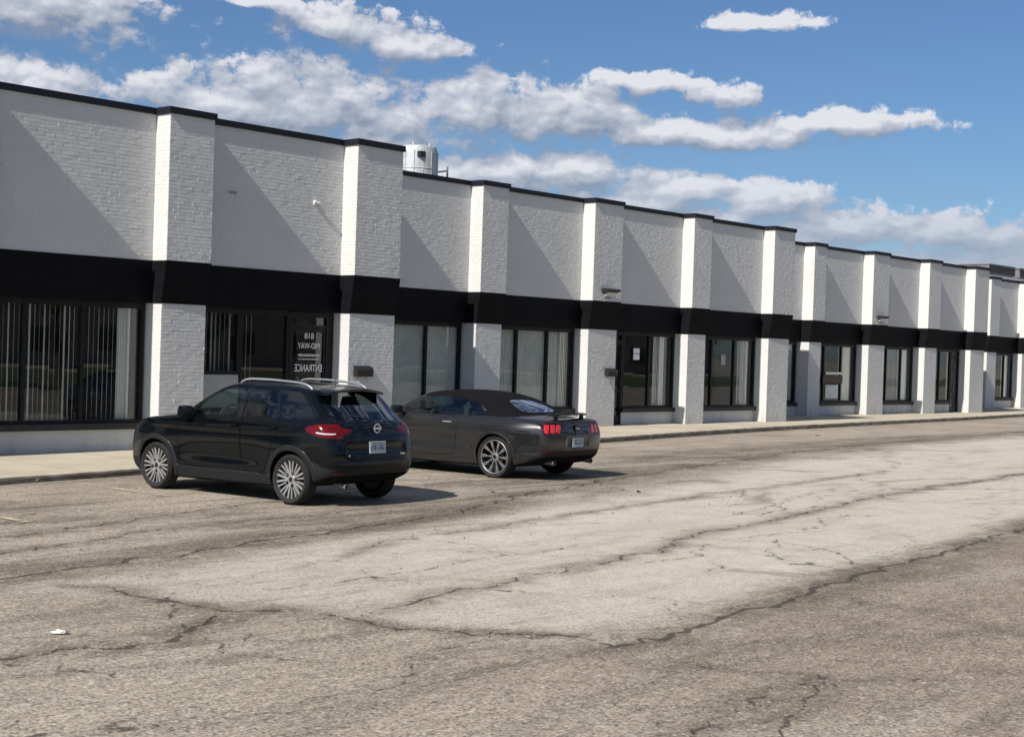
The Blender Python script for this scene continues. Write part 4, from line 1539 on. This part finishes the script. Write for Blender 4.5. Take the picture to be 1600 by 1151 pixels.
    # pale strips on the tail lamp, standing in for its white glints
    for sg in (1, -1):
        mb = MB()
        c_ = dense([(sg * .77, .945), (sg * .74, .945), (sg * .70, .948)], .01, False)
        P_, S_ = sh.drape(c_, [1, 2], -2.4, 1, .018, off=.006)
        ribbon(mb, P_, S_)
        c_ = dense([(-1.74, .96), (-1.84, .948), (-1.91, .945)], .01, False)
        P_, S_ = sh.drape(c_, [0, 2], sg * 1.0, -sg, .018, off=.006)
        ribbon(mb, P_, S_)
        mb.build('lamp_glint', M_LENSW, car)
    # roof rails
    for sg in (1, -1):
        pts = []
        for u in np.linspace(0, 1, 22):
            xx = .0 - 1.36 * u
            zr = float(np.interp(xx, [-1.4, -1.05, -.6, -.25, .0], [1.52, 1.555, 1.574, 1.574, 1.555])) - .03
            lift = .060 * min(1, 9 * u, 9 * (1 - u)) ** .6
            pts.append((xx, sg * (.555 - .03 * u), zr + lift - .012))
        MB().tube(pts, [.008] + [.015] * 20 + [.008], 8).build('roof_rail', M_CHROME, car, smooth=True)
    # roof spoiler
    V, F = [], []
    ny = 16
    for i in range(ny + 1):
        u = -1 + 2 * i / ny
        yy = .575 * u
        c_ = abs(u) ** 3
        xf, xb = -1.34, -1.67 + .07 * c_
        zf, zb_ = 1.535 - .05 * u * u, 1.508 - .055 * u * u
        V += [(xf, yy, zf), (-1.52, yy, zf - .004), (xb, yy, zb_), (xb + .006, yy, zb_ - .030), (xf - .10, yy, zf - .055)]
    for i in range(ny):
        for k in range(4): F.append((i * 5 + k, i * 5 + k + 1, i * 5 + 6 + k, i * 5 + 5 + k))
    F += [(4, 3, 2, 1, 0), tuple(ny * 5 + k for k in range(5))]
    MB().quadmesh(V, F).build('roof_spoiler', M_PAINTK, car, smooth=True)
    MB().lathe([(.006, 0), (.004, .09), (.0, .10)], 'z', 8, (-1.25, 0, 1.54)).build('aerial', M_BLACK, car, smooth=True)
    # rear wiper, badge, plate, reflectors, exhaust
    P_, S_ = sh.drape(dense([(-.02, 1.125), (.18, 1.15), (.36, 1.165)], .02, False), [1, 2], -2.4, 1, .018, .012)
    mb = MB()
    ribbon(mb, P_, S_)
    mb.build('rear_wiper', M_BLACK, car)
    em = MB()
    a = np.linspace(0, 2 * math.pi, 24, endpoint=False)
    em.lathe([(.046, 0), (.056, -.006), (.066, 0)], 'x', 24, (0, 0, 0))
    em.box(-.008, .004, -.075, .075, -.012, .012)
    e_ = em.build('badge', M_CHROME, car, smooth=True)
    e_.location = (-2.018, 0, 1.01)
    pl = MB().box(-.006, .006, -.155, .155, -.078, .078).build('number_plate', M_PLATE, car, bevel=.004)
    pl.location = (-2.035, 0, .765)
    pl.rotation_euler = (0, R(4), 0)
    mb = MB()
    for i in range(7):
        yy = -.115 + i * .036 + (.012 if i > 2 else 0)
        for k in range(3):
            if rng.random() < .8: mb.box(-.0085, -.0062, yy, yy + .024, -.035 + k * .026, -.022 + k * .026)
        mb.box(-.0085, -.0062, yy, yy + .007, -.035, .03)
    mb.box(-.0085, -.0062, -.12, .12, .052, .058)
    mb.build('plate_print', M_PLATET, pl)
    mb = MB()
    for i in range(5): mb.box(-.004, .002, -.05 + i * .022, -.034 + i * .022, -.011, .011)
    n_ = mb.build('name_badge', M_CHROME, car)
    n_.location = (-2.025, -.50, .668)
    n_.rotation_euler = (0, 0, R(-12))
    mb = MB()
    for i in range(2): mb.box(-.004, .002, -.03 + i * .032, -.004 + i * .032, -.010, .010)
    n_ = mb.build('name_badge', M_CHROME, car)
    n_.location = (-2.015, .50, .668)
    n_.rotation_euler = (0, 0, R(12))
    for sg in (1, -1):
        P_, S_ = sh.drape(dense([(sg * .62, .44), (sg * .74, .445)], .01, False), [1, 2], -2.5, 1, .035, .004)
        mb = MB()
        ribbon(mb, P_, S_)
        mb.build('reflector', M_LENS, car)
    MB().tube([(-1.78, .50, .29), (-1.99, .52, .27)], .032, 14, cap=False).build('exhaust_pipe', M_CHROME, car, smooth=True)
    # mirrors, handles
    for sg in (1, -1):
        m_ = rbox('mirror', M_PAINTK, car, .13, .21, .145, (.62, sg * .955, 1.125), (0, 0, R(-12 * sg)), .045, .85)
        rbox('mirror_arm', M_BLACK, m_, .07, .12, .04, (.01, -sg * .12, -.055), (0, 0, 0), .012)
        rbox('mirror_glass', M_GLOSSB, m_, .006, .17, .11, (-.065, 0, 0), (0, 0, 0), .002)
        for nm, xx in (('front', -.24), ('rear', -.97)):
            yy = .885 if nm == 'front' else .89
            h_ = rbox('door_handle', M_PAINTK, car, .17, .028, .026, (xx, sg * yy, .985), (0, R(2), 0), .010)
            h_.parent = doors[(nm, sg)]
    # number on the plinth: sill trim, cabin
    seats(car, -.22, .64, 1.35, -1.0)
    rbox('dashboard', M_SEAT, car, .50, 1.30, .22, (.72, 0, 1.02), (0, R(10), 0), .05)
    sw = MB()
    sw.tube([(0, .185 * math.cos(q), .185 * math.sin(q)) for q in np.linspace(0, 2 * math.pi, 25)], .014, 6, cap=False)
    o = sw.build('steering_wheel', M_BLACK, car, smooth=True)
    o.location = (.38, .37, 1.04)
    o.rotation_euler = (0, R(-22), 0)
    for xx in (WB, -WB):
        for sg in (1, -1):
            wheel(car, xx, sg * .770, RW, .247, .205, sg, 'crossover')
    return car


# ---------------------------------------------------------------- the charcoal convertible
def convertible():
    car = thing('parked_car', 'charcoal grey convertible with black canvas roof and three-bar red taillights', 'car', (18.55, 17.72, 0), 1.655, 'cars parked in front of the shops')
    WB, RW, AR = 1.36, .345, .375
    sil = smooth_poly([(2.2, .22), (1.8, .17), (-1.6, .18), (-2.05, .24), (-2.28, .33), (-2.36, .46), (-2.385, .62), (-2.375, .80), (-2.345, .925), (-2.30, .985), (-2.1, 1.005), (-1.86, 1.015), (-1.70, 1.045), (-1.40, 1.17),
                       (-1.08, 1.285), (-.70, 1.362), (-.30, 1.393), (.05, 1.385), (.33, 1.345), (.60, 1.235), (.90, 1.085), (1.12, .985), (1.35, .955), (1.75, .905), (2.05, .835), (2.26, .73), (2.36, .58), (2.37, .40), (2.30, .27)], it=2)
    S = Field2D(sil, (-2.8, -.15), (2.8, 1.8))
    wz = smooth_table([(0.1, .86), (.25, .90), (.40, .935), (.60, .945), (.75, .945), (.86, .925), (.94, .885), (.985, .845), (1.05, .80), (1.25, .68), (1.34, .60), (1.5, .45)], 0, 1.6, sig=4)

    def hw_(x, z):
        t = wz(z)
        t = t - .17 * sst(1.3, 2.4, x) ** 1.5 - .155 * sst(-1.6, -2.5, x) ** 1.3
        t = t - .10 * sst(-.6, -1.7, x) * sst(.98, 1.08, z)
        t = t + .030 * np.exp(-((x + 1.42) / .55) ** 2 - ((z - .80) / .14) ** 2)
        t = t + .020 * np.exp(-((x - 1.36) / .45) ** 2 - ((z - .76) / .16) ** 2)
        for c in (WB, -WB):
            r_ = np.hypot(x - c, z - RW)
            t = t + .012 * sst(.425, .385, r_)
        t = t - .030 * np.exp(-((z - .55) / .12) ** 2 - ((x - .05) / .80) ** 4)
        t = t + .010 * sst(.30, .27, z) * sst(1.02, .95, np.abs(x))
        t = t + .014 * np.exp(-((z - .845 + .02 * x) / .022) ** 2) * sst(1.9, 1.2, np.abs(x))
        # crease scoop behind the rear wheel
        t = t - .012 * np.exp(-((z - .47) / .05) ** 2) * sst(-1.78, -1.95, x)
        return t

    def f(x, y, z):
        ay = np.abs(y)
        q = np.minimum(ay / .92, 1.1)
        xs_ = x + .22 * q ** 3 * sst(.3, 1.5, x) - .13 * q ** 3 * sst(-1.1, -2.2, x)
        rear = sst(-2.1, -2.22, x)
        xs_ = xs_ - rear * (.035 * sst(.735, .755, z) * sst(.935, .915, z) * sst(.80, .77, ay) + .02 * np.exp(-((z - .62) / .07) ** 2) * sst(.35, .27, ay))
        zs_ = z + .05 * q ** 2 * sst(.85, 1.1, z)
        d = smax(S(xs_, zs_), ay - hw_(x, z), .05 + .06 * sst(1.5, 2.2, np.abs(x)))
        for c in (WB, -WB):
            r_ = np.hypot(x - c, z - RW)
            d = np.maximum(d, -np.maximum(r_ - AR, .54 - ay))
        return d

    sh = Shell(f, (-2.5, -1.02, .10), (2.48, 1.02, 1.46), .0135)
    gr = sh.grad(sh.V)
    side_sel = np.abs(gr[:, 1]) > .28
    win = smooth_poly([(.84, .985), (.57, 1.135), (.34, 1.228), (.10, 1.275), (-.22, 1.290), (-.56, 1.266), (-.86, 1.195), (-1.04, 1.09), (-1.09, .995), (-.6, .985)], it=2)
    door = smooth_poly([(.98, .93), (.92, .40), (.88, .31), (-.42, .31), (-.50, .36), (-.55, .70), (-.58, .975), (.2, .985), (.9, .98)], it=1)
    top_s = np.array(smooth_poly([(.36, 1.27), (.40, 1.6), (-1.9, 1.6), (-1.80, 1.035), (-1.62, 1.005), (-1.0, 1.0), (-.99, .995), (-.93, 1.09), (-.78, 1.185), (-.52, 1.262), (-.22, 1.290), (.10, 1.275)], it=1))
    valance = smooth_poly([(-1.92, .28), (-2.02, .36), (-2.14, .47), (-2.6, .50), (-2.6, 0), (-1.8, 0), (-1.8, .22)], it=1)
    for c in (WB, -WB):
        a = np.linspace(0, 2 * math.pi, 700)
        sh.snap(np.stack([c + AR * np.cos(a), RW + AR * np.sin(a)], 1), [0, 2], side_sel)
    for q in (win, valance): sh.snap(dense(q), [0, 2], side_sel)
    rsel = (sh.V[:, 0] < -1.0) & (gr[:, 0] < -.2)
    rear_glass = smooth_poly([(-.50, 1.075), (-.43, 1.19), (-.30, 1.255), (0, 1.262), (.30, 1.255), (.43, 1.19), (.50, 1.075), (0, 1.07)], it=1)
    sh.snap(dense(rear_glass), [1, 2], rsel)
    panel = smooth_poly([(-.83, .925), (-.79, .925), (0, .93), (.79, .925), (.83, .925), (.78, .75), (.68, .745), (0, .74), (-.68, .745), (-.78, .75)], it=1)
    sh.snap(dense(panel), [1, 2], rsel & (sh.V[:, 0] < -2.0))
    sh.finish()
    C, N = sh.C, sh.CN
    x, y, z = C.T
    ay = np.abs(y)

    def ip(poly, u, v): return in_poly(u, v, [tuple(q) for q in poly])
    side = np.abs(N[:, 1]) > .30
    rearf = (N[:, 0] < -.2) & (x < -1.0)
    well = np.zeros(len(C), bool)
    for c in (WB, -WB):
        well |= (np.hypot(x - c, z - RW) < AR + .004) & (ay < .985)
    under = (N[:, 2] < -.55) & (z < .45) | (z < .17)
    val = ip(valance, x, z) & (x < -1.85) & ~well
    free = ~well & ~under & ~val
    g_s = free & side & ip(win, x, z)
    g_rear = free & rearf & ip(rear_glass, y, z) & (x > -1.85)
    g_ws = free & (N[:, 0] > .2) & (x > .30) & (x < 1.2) & ip(smooth_poly([(-.66, 1.0), (-.53, 1.285), (0, 1.315), (.53, 1.285), (.66, 1.0), (0, .975)], it=1), y, z) & ~(side & (ay > .68))
    top = free & (x < .37) & (x > -1.82) & ~g_s & ~g_rear & (z > np.interp(x, [-1.82, -1.62, -1.0, .4], [1.04, 1.005, .998, 1.29])) & ((z > 1.26) | (x < -.1) | (~side))
    top &= ~((x > -.98) & (z < .999))
    pan = free & rearf & (x < -2.1) & ip(panel, y, z)
    doorm = free & side & ip(door, x, z) & ~g_s
    used = g_s | g_rear | g_ws | top | pan | doorm
    boot = free & ~used & (x < -1.7) & (N[:, 2] > .6) & (ay < .70)
    hood = free & ~used & (x > 1.0) & (N[:, 2] > .6) & (ay < .74)
    bump = free & ~used & ~boot & (x < -2.0) & (z < .73)
    body = free & ~used & ~boot & ~hood & ~bump
    sh.part('body', body, M_PAINTM, car)
    sh.part('boot_lid', boot, M_PAINTM, car)
    sh.part('bonnet', hood, M_PAINTM, car)
    sh.part('bumper', bump, M_PAINTM, car)
    sh.part('diffuser', val & ~under, M_TRIM, car)
    for c in (WB, -WB): sh.part('wheel_well', well & (x * c > 0), M_UNDER, car)
    sh.part('underbody', under & ~well, M_UNDER, car)
    sh.part('canvas_roof', top, M_FABRIC, car, off=.004, skirt=.008)
    sh.part('tail_panel', pan, M_GLOSSB, car)
    sh.part('rear_window', g_rear, M_PRIV, car)
    sh.part('windscreen', g_ws, M_CARGL, car)
    doors = {}
    for sg in (1, -1):
        s_ = np.sign(y) == sg
        d = sh.part('door', doorm & s_, M_PAINTM, car)
        doors[sg] = d
        sh.part('side_window', g_s & s_, M_CARGL, car)
        h_ = rbox('door_handle', M_CHROME, d, .19, .026, .022, (-.36, sg * .945, .868), (0, R(1), 0), .009)
        m_ = rbox('mirror', M_PAINTM, car, .12, .22, .14, (.70, sg * 1.03, 1.03), (0, 0, R(-14 * sg)), .045, .85)
        rbox('mirror_arm', M_BLACK, m_, .07, .16, .035, (.01, -sg * .14, -.055), (0, R(0), 0), .012)
        rbox('mirror_glass', M_GLOSSB, m_, .006, .17, .10, (-.06, 0, 0), (0, 0, 0), .002)
    def gap(curve, axes, start, d, wd, parent):
        P_, S_ = sh.drape(curve, axes, start, d, wd)
        mb = MB()
        ribbon(mb, P_, S_)
        return mb.build('panel_gap', M_GAP, parent)

    for sg in (1, -1):
        c_ = dense(door, .02)
        gap(np.vstack([c_, c_[:1]]), [0, 2], sg * 1.05, -sg, .008, doors[sg])
        for ln in ([(1.05, .95), (1.4, .925), (1.9, .84)], [(-1.76, .36), (-1.80, .50), (-1.90, .60), (-2.02, .66), (-2.2, .70)]):
            gap(dense(ln, .02, False), [0, 2], sg * 1.05, -sg, .007, car)
        gap(dense([(-1.78, .80), (-1.90, .795), (-2.04, .785)], .02, False), [0, 2], sg * 1.05, -sg, .014, car)
    gap(dense([(.74, .99), (.72, .95), (-.72, .95), (-.74, .99)], .02, False), [1, 2], -2.6, 1, .008, car)
    # taillights: three slanted upright bars each side
    for sg in (1, -1):
        base = None
        for k in range(3):
            yc = .48 + k * .128
            mb = MB()
            n_ = 9
            for i in range(1):
                pts2 = dense([(sg * (yc + .030), .770), (sg * (yc - .012), .905)], .012, False)
                P_, S_ = sh.drape(pts2, [1, 2], -2.7, 1, .082, .012)
                ribbon(mb, P_, S_)
                P2, S2 = sh.drape(pts2, [1, 2], -2.7, 1, .090, .001)
                nn = len(P_)
                for e1, e2 in ((P_ - S_, P2 - S2), (P_ + S_, P2 + S2)):
                    V = []
                    for q1, q2 in zip(e1, e2): V += [q1, q2]
                    mb.quadmesh(V, [(2 * j, 2 * j + 1, 2 * j + 3, 2 * j + 2) for j in range(nn - 1)])
            o = mb.build('taillight' if k == 0 else 'lamp_bar', M_LENSB, car if k == 0 else base)
            if k == 0: base = o
    # decklid spoiler on two posts
    V, F = [], []
    ny = 18
    for i in range(ny + 1):
        u = -1 + 2 * i / ny
        yy = .46 * u
        dz = -.028 * abs(u) ** 3
        xo = .09 * u * u
        V += [(-2.07 + xo, yy, 1.074 + dz), (-2.18 + xo, yy, 1.090 + dz), (-2.30 + xo, yy, 1.098 + dz), (-2.30 + xo, yy, 1.068 + dz), (-2.18 + xo, yy, 1.062 + dz)]
    for i in range(ny):
        for k in range(5): F.append((i * 5 + k, i * 5 + (k + 1) % 5, i * 5 + 5 + (k + 1) % 5, i * 5 + 5 + k))
    F += [(4, 3, 2, 1, 0), tuple(ny * 5 + k for k in range(5))]
    sp = MB().quadmesh(V, F).build('rear_spoiler', M_GLOSSB, car, smooth=True)
    for sg in (1, -1):
        MB().box(-2.21, -2.13, sg * .36 - .007, sg * .36 + .007, .97, 1.075).build('spoiler_post', M_GLOSSB, sp)
    b_ = MB().lathe([(.0, 0), (.05, -.004), (.058, -.012), (.066, -.010), (.068, .004)], 'x', 28).build('badge', M_GLOSSB, car, smooth=True)
    b_.location = (-2.345, 0, .84)
    g_ = MB().box(-.006, .0, -.045, .035, -.010, .006).build('emblem', M_CHROME, b_, bevel=.003)
    g_.location = (-.008, 0, 0)
    pf = MB().box(-.004, .014, -.19, .19, -.10, .105).build('plate_frame', M_BLACK, car, bevel=.01)
    pf.location = (-2.365, 0, .61)
    pl = MB().box(-.010, -.002, -.152, .152, -.074, .074).build('number_plate', M_PLATE, pf, bevel=.003)
    pl.location = (-.003, 0, 0)
    mb = MB()
    for i in range(7):
        yy = -.115 + i * .036
        for k in range(3):
            if rng.random() < .75: mb.box(-.0165, -.0132, yy, yy + .022, -.03 + k * .022, -.018 + k * .022)
    mb.box(-.0165, -.0132, -.12, .12, .045, .055)
    mb.build('plate_print', M_PLATET, pf)
    for sg in (1, -1):
        MB().tube([(-2.05, sg * .52, .30), (-2.29, sg * .53, .285)], .040, 16, cap=False).build('exhaust_pipe', M_GREYM, car, smooth=True)
        P_, S_ = sh.drape(dense([(sg * .60, .475), (sg * .80, .485)], .01, False), [1, 2], -2.6, 1, .028, .003)
        mb = MB()
        ribbon(mb, P_, S_)
        mb.build('reflector', M_LENS, car)
    P_, S_ = sh.drape(dense([(-.07, .335), (.07, .335)], .01, False), [1, 2], -2.7, 1, .035, .004)
    mb = MB()
    ribbon(mb, P_, S_)
    mb.build('fog_light', M_LENS, car)
    seats(car, -.30, .50, 1.2)
    rbox('dashboard', M_SEAT, car, .45, 1.30, .20, (.72, 0, .90), (0, R(10), 0), .05)
    sw = MB().tube([(0, .185 * math.cos(q), .185 * math.sin(q)) for q in np.linspace(0, 2 * math.pi, 25)], .014, 6, cap=False)
    o = sw.build('steering_wheel', M_BLACK, car, smooth=True)
    o.location = (.36, .37, .92)
    o.rotation_euler = (0, R(-24), 0)
    for xx in (WB, -WB):
        for sg in (1, -1):
            wheel(car, xx, sg * .825, RW, .276, .235, sg, 'coupe')
    return car


crossover()
convertible()
# ------------------------------------------------------------------ fittings on and around the building
bpart(MB().box(80.0, 92.0, 36.0, 43.0, 5.5, 7.26), 'roof_monitor', M_BRICK)

# wall mail boxes
def mail_box(x, y, z, label):
    t = thing('mail_box', label, 'mailbox', (x, y, z), 0, 'black mailboxes on the pilasters')
    MB().prism([(0, -.11), (-.115, -.11), (-.125, .02), (-.07, .085), (0, .11)], -.215, .215).build('body', M_BLACK, t, bevel=.008)
    MB().prism([(-.003, .088), (-.072, .090), (-.132, .022), (-.132, .012), (-.07, .076), (-.003, .078)], -.222, .222).build('lid', M_BLACK, t)
    for sx in (-.11, .11):
        MB().tube([(sx, -.02, -.11), (sx, -.02, -.20), (sx, -.06, -.225), (sx, -.085, -.20)], .006, 6).build('newspaper_hook', M_STEEL, t, smooth=True)


mail_box(20.06, 22.0 + BAT - .004, 1.575, 'black mailbox on the lower brick pilaster behind the black crossover')
mail_box(31.37, 24.57 + BAT - .004, 1.585, 'black mailbox on the lower brick pilaster right of the convertible')


def wall_pack(x, y, z, label):
    t = thing('wall_light', label, 'light', (x, y, z), 0, 'black wall lights above the fascia')
    MB().box(-.13, .13, -.03, 0, -.13, .13).build('back_plate', M_BLACK, t, bevel=.006)
    MB().prism([(-.03, .125), (-.24, .105), (-.27, .06), (-.16, .02), (-.03, -.02)], -.27, .27).build('hood', M_BLACK, t, bevel=.008)
    MB().prism([(-.035, -.02), (-.155, .012), (-.13, -.07), (-.035, -.11)], -.19, .19).build('lens', M_LENSW, t, bevel=.006)


wall_pack(31.02, 24.57 - .004, 3.70, 'black hooded wall light low on the white pilaster above the convertible')
wall_pack(49.98, 26.65 - .004, 3.70, 'small black hooded wall light on a pilaster of the third section')
t = thing('security_camera', 'small white security camera on the white brick wall above the shop door', 'camera', (18.98, 22.41, 4.86))
MB().box(-.035, .035, -.02, 0.005, -.04, .04).build('mount', M_WHITE, t, bevel=.005)
MB().tube([(0, -.01, 0), (0, -.035, .01)], .014, 8).build('arm', M_WHITE, t, smooth=True)
o = MB().tube([(-.07, -.045, .012), (.07, -.055, -.012)], .026, 12).build('housing', M_WHITE, t, smooth=True)
t = thing('vent_cover', 'tiny pale vent cover on the shaded white brick wall', 'vent', (16.98, 22.418, 4.86))
MB().box(-.10, .10, -.014, .0, -.03, .03).build('plate', M_WALL, t, bevel=.004)
for k in range(3): MB().box(-.085, .085, -.022, -.0145, -.022 + k * .017, -.014 + k * .017).build('slat', M_GREYM, t)

# roof tank with its cabinet and rails
t = thing('roof_ventilator', 'silver cylindrical ventilator drum on the roof', 'ventilator', (28.6, 29.6, 5.5))
mb = MB().lathe([(.0, 2.17), (.44, 2.16), (.53, 2.12), (.565, 2.03), (.57, 1.90), (.57, .0)], 'z', 44, (.10, 0, 0))
mb.build('drum', M_STEEL, t, smooth=True)
for zz in (.5, 1.0, 1.5):
    MB().lathe([(.574, zz), (.584, zz + .01), (.584, zz + .03), (.574, zz + .04)], 'z', 44, (.10, 0, 0)).build('band', M_STEEL, t, smooth=True)
for k in range(14):
    a = 2 * math.pi * k / 14 + .2
    MB().tube([(.10 + .575 * math.cos(a), .575 * math.sin(a), .05), (.10 + .575 * math.cos(a), .575 * math.sin(a), 2.0)], .010, 6).build('rib', M_STEEL, t, smooth=True)
MB().box(-.30, -.12, -.54, -.40, 1.80, 1.96).build('vent', M_BLACK, t)
MB().lathe([(.0, .12), (.03, .11), (.035, 0)], 'z', 12, (-.16, -.1, 2.15)).build('cap', M_STEEL, t, smooth=True)
MB().lathe([(.0, .09), (.025, .08), (.03, 0)], 'z', 12, (.12, -.45, 2.13)).build('cap', M_STEEL, t, smooth=True)
t = thing('roof_pipe', 'thin grey pipe rail beside the silver roof ventilator', 'pipe', (29.4, 29.6, 5.5))
MB().tube([(.0, 0, 1.52), (.52, 0, 1.62)], .022, 8).build('rail', M_GREYM, t, smooth=True)
MB().tube([(.50, 0, 0), (.50, 0, 1.74)], .026, 8).build('post', M_GREYM, t, smooth=True)
MB().tube([(.02, 0, 0), (.02, 0, 1.55)], .022, 8).build('post', M_GREYM, t, smooth=True)

# rooftop air handlers at the far end
for (x0, x1, lab) in ((80.7, 84.2, 'grey rooftop air handler at the far right, left cabinet'), (84.9, 90.5, 'grey rooftop air handler cut by the right edge of the photo')):
    t = thing('air_handler', lab, 'air conditioner', ((x0 + x1) / 2, 37.2, 7.26), 0, 'air handlers on the far roof')
    hw_ = (x1 - x0) / 2
    MB().box(-hw_, hw_, -.9, .9, .08, .60).build('cabinet', M_GREYM, t, bevel=.02)
    MB().box(-hw_ - .05, hw_ + .05, -.95, .95, .60, .66).build('lid', M_GREYM, t, bevel=.01)
    MB().box(-hw_ + .1, hw_ - .1, -.8, .8, -.0, .08).build('base', M_BLACK, t)
    n = int(hw_ * 2 / .5)
    for k in range(n):
        MB().box(-hw_ + .12 + k * .5, -hw_ + .50 + k * .5, -.93, -.902, .14, .54).build('louvre', M_BLACK, t)

# litter and loose bits
def scrap(name, label, cat, x, y, s, mat, seed, flat=.02):
    rg = random.Random(seed)
    V, F = [(0, 0, flat * .9)], []
    n = 9
    for k in range(n):
        a = 2 * math.pi * k / n
        r_ = s * rg.uniform(.6, 1.1)
        V.append((r_ * math.cos(a), r_ * math.sin(a) * .6, rg.uniform(.008, .008 + flat)))
    F = [(0, 1 + k, 1 + (k + 1) % n) for k in range(n)]
    V += [(v[0] * .9, v[1] * .9, .006) for v in V[1:]]
    F += [(1 + k, n + 1 + k, n + 1 + (k + 1) % n, 1 + (k + 1) % n) for k in range(n)]
    F.append(tuple(range(2 * n, n, -1)))
    o = MB().quadmesh(V, F).build(name, mat, None)
    o.location = (x, y, 0.003)
    o.rotation_euler = (0, 0, rg.uniform(0, 6))
    tag(o, label, cat)
    return o


M_LEAF = simple('dry leaf', (.11, .06, .03), .8)
scrap('paper_scrap', 'crumpled white paper scrap on the asphalt at lower left', 'litter', 5.60, 9.20, .075, M_PAPER, 1)
scrap('paper_scrap', 'small white crumpled scrap against the kerb at far left', 'litter', 11.05, 19.02, .11, M_PAPER, 2, .06)
scrap('dry_leaf', 'brown dry leaf on the asphalt right of the black crossover', 'leaf', 15.9, 14.6, .05, M_LEAF, 4)
scrap('stone', 'small dark stone on the pale asphalt below the convertible', 'stone', 17.9, 13.45, .035, M_TRIM, 5, .03)
scrap('dry_leaf', 'reddish dry leaf on the asphalt before the far kerb', 'leaf', 36.05, 21.0, .09, M_REDP, 6)
mb = MB()
for k in range(320):
    x, y, q = r2.uniform(4, 30), r2.uniform(4, 18), r2.uniform(.005, .018)
    if k % 3 == 0: x, y = r2.uniform(7, 20), 12.2 + r2.gauss(0, .5)
    V = [(x + q * r2.uniform(.7, 1.2) * math.cos(a), y + q * r2.uniform(.7, 1.2) * math.sin(a), .002) for a in (0, 1.3, 2.5, 3.8, 5.0)] + [(x, y, q * .9)]
    mb.quadmesh(V, [(i, (i + 1) % 5, 5) for i in range(5)])
o = mb.build('grit', simple('loose grit', (.12, .10, .08), .9, noise=.5, nscale=3))
tag(o, 'loose dark grit scattered over the worn asphalt', 'grit', None, 'stuff')

# ------------------------------------------------------------------ across the lot, behind the viewer: seen only mirrored in the shop windows
m, t_, b = mat_new('tree leaves')
geo = t_.new('ShaderNodeNewGeometry')
oi = t_.new('ShaderNodeObjectInfo')
f1, _ = t_.noise(geo.outputs['Position'], 1.1, 3, .6)
t_.put(b.inputs['Base Color'], t_.mix(t_.maprange(f1, .3, .7), (.022, .040, .012), (.065, .095, .028)))
b.inputs['Roughness'].default_value = .7
M_LEAVES = m
M_BARK = simple('bark', (.07, .055, .04), .9, noise=.3)
M_GRASS = simple('mown grass', (.06, .075, .025), .9, noise=.35, nscale=2)


def leaf_crown(seed):
    rg = np.random.default_rng(seed)
    V, F = [], []
    cl = []
    for k in range(34):
        a, r_ = rg.uniform(0, 2 * math.pi), 2.6 * math.sqrt(rg.random())
        zc = 4.9 + rg.uniform(-1.9, 2.6) * math.sqrt(max(0, 1 - (r_ / 3.1) ** 2))
        cl.append((r_ * math.cos(a), r_ * math.sin(a), zc))
    for c in cl:
        for q in range(52):
            p = np.array(c) + rg.normal(0, .42, 3)
            n = rg.normal(0, 1, 3)
            u = np.cross(n, (0, 0, 1))
            u /= np.linalg.norm(u) + 1e-6
            v = np.cross(n, u)
            v /= np.linalg.norm(v) + 1e-6
            s_ = rg.uniform(.09, .19)
            i = len(V)
            V += [p - u * s_, p + v * s_ * .5, p + u * s_, p - v * s_ * .5]
            F.append((i, i + 1, i + 2, i + 3))
    return V, F, cl


tv, tf, tcl = leaf_crown(5)
def tree():
    t = thing('tree', 'leafy green tree across the lot, mirrored in the shop windows', 'tree', (0, 0, 0), 0, 'trees across the lot')
    MB().quadmesh(tv, tf).build('crown', M_LEAVES, t)
    mb = MB().tube([(0, 0, -.1), (.03, 0, 1.5), (.0, .05, 3.2), (.06, 0, 4.8)], [.22, .17, .13, .07], 10)
    for c in tcl[:12]:
        mb.tube([(.02, .02, 2.6 + .03 * c[2]), (c[0] * .5, c[1] * .5, 3.2 + c[2] * .12), c], [.07, .05, .02], 6)
    mb.build('trunk', M_BARK, t, smooth=True)
    return t


t0 = tree()
spots = [(27, -12), (36, -15), (43, -13), (52, -16), (60, -14), (71, -17), (83, -15), (97, -18), (118, -19), (140, -22)]
for i, (x, y) in enumerate(spots):
    o = t0
    if i:
        o = t0.copy()
        col.objects.link(o)
        for ch in list(t0.children):
            c = ch.copy()
            col.objects.link(c)
            c.parent = o
    o.location = (x, y, 0)
    o.rotation_euler = (0, 0, i * 1.7)
    s_ = 1.0 + .22 * math.sin(i * 2.3)
    o.scale = (s_, s_, s_)
v = raw_mesh('grass_verge', [(-60, -40, .02), (220, -40, .02), (220, -9, .02), (-60, -9, .02)], [(0, 1, 2, 3)], M_GRASS)
tag(v, kind='structure')
t = thing('low_building', 'long pale low building far across the street behind the trees', 'building', (80, -52, 0))
MB().box(-70, 70, -8, 0, 0, 4.6).build('wall', simple('tan block wall', (.34, .31, .27), .8, noise=.15, nscale=.5), t)
MB().box(-70.3, 70.3, -8.3, .3, 4.6, 5.0).build('roof', M_ROOF, t)
for k in range(22):
    MB().box(-66 + k * 6, -63.4 + k * 6, .0, .06, 1.0, 2.8).build('window', M_GLOSSB, t)
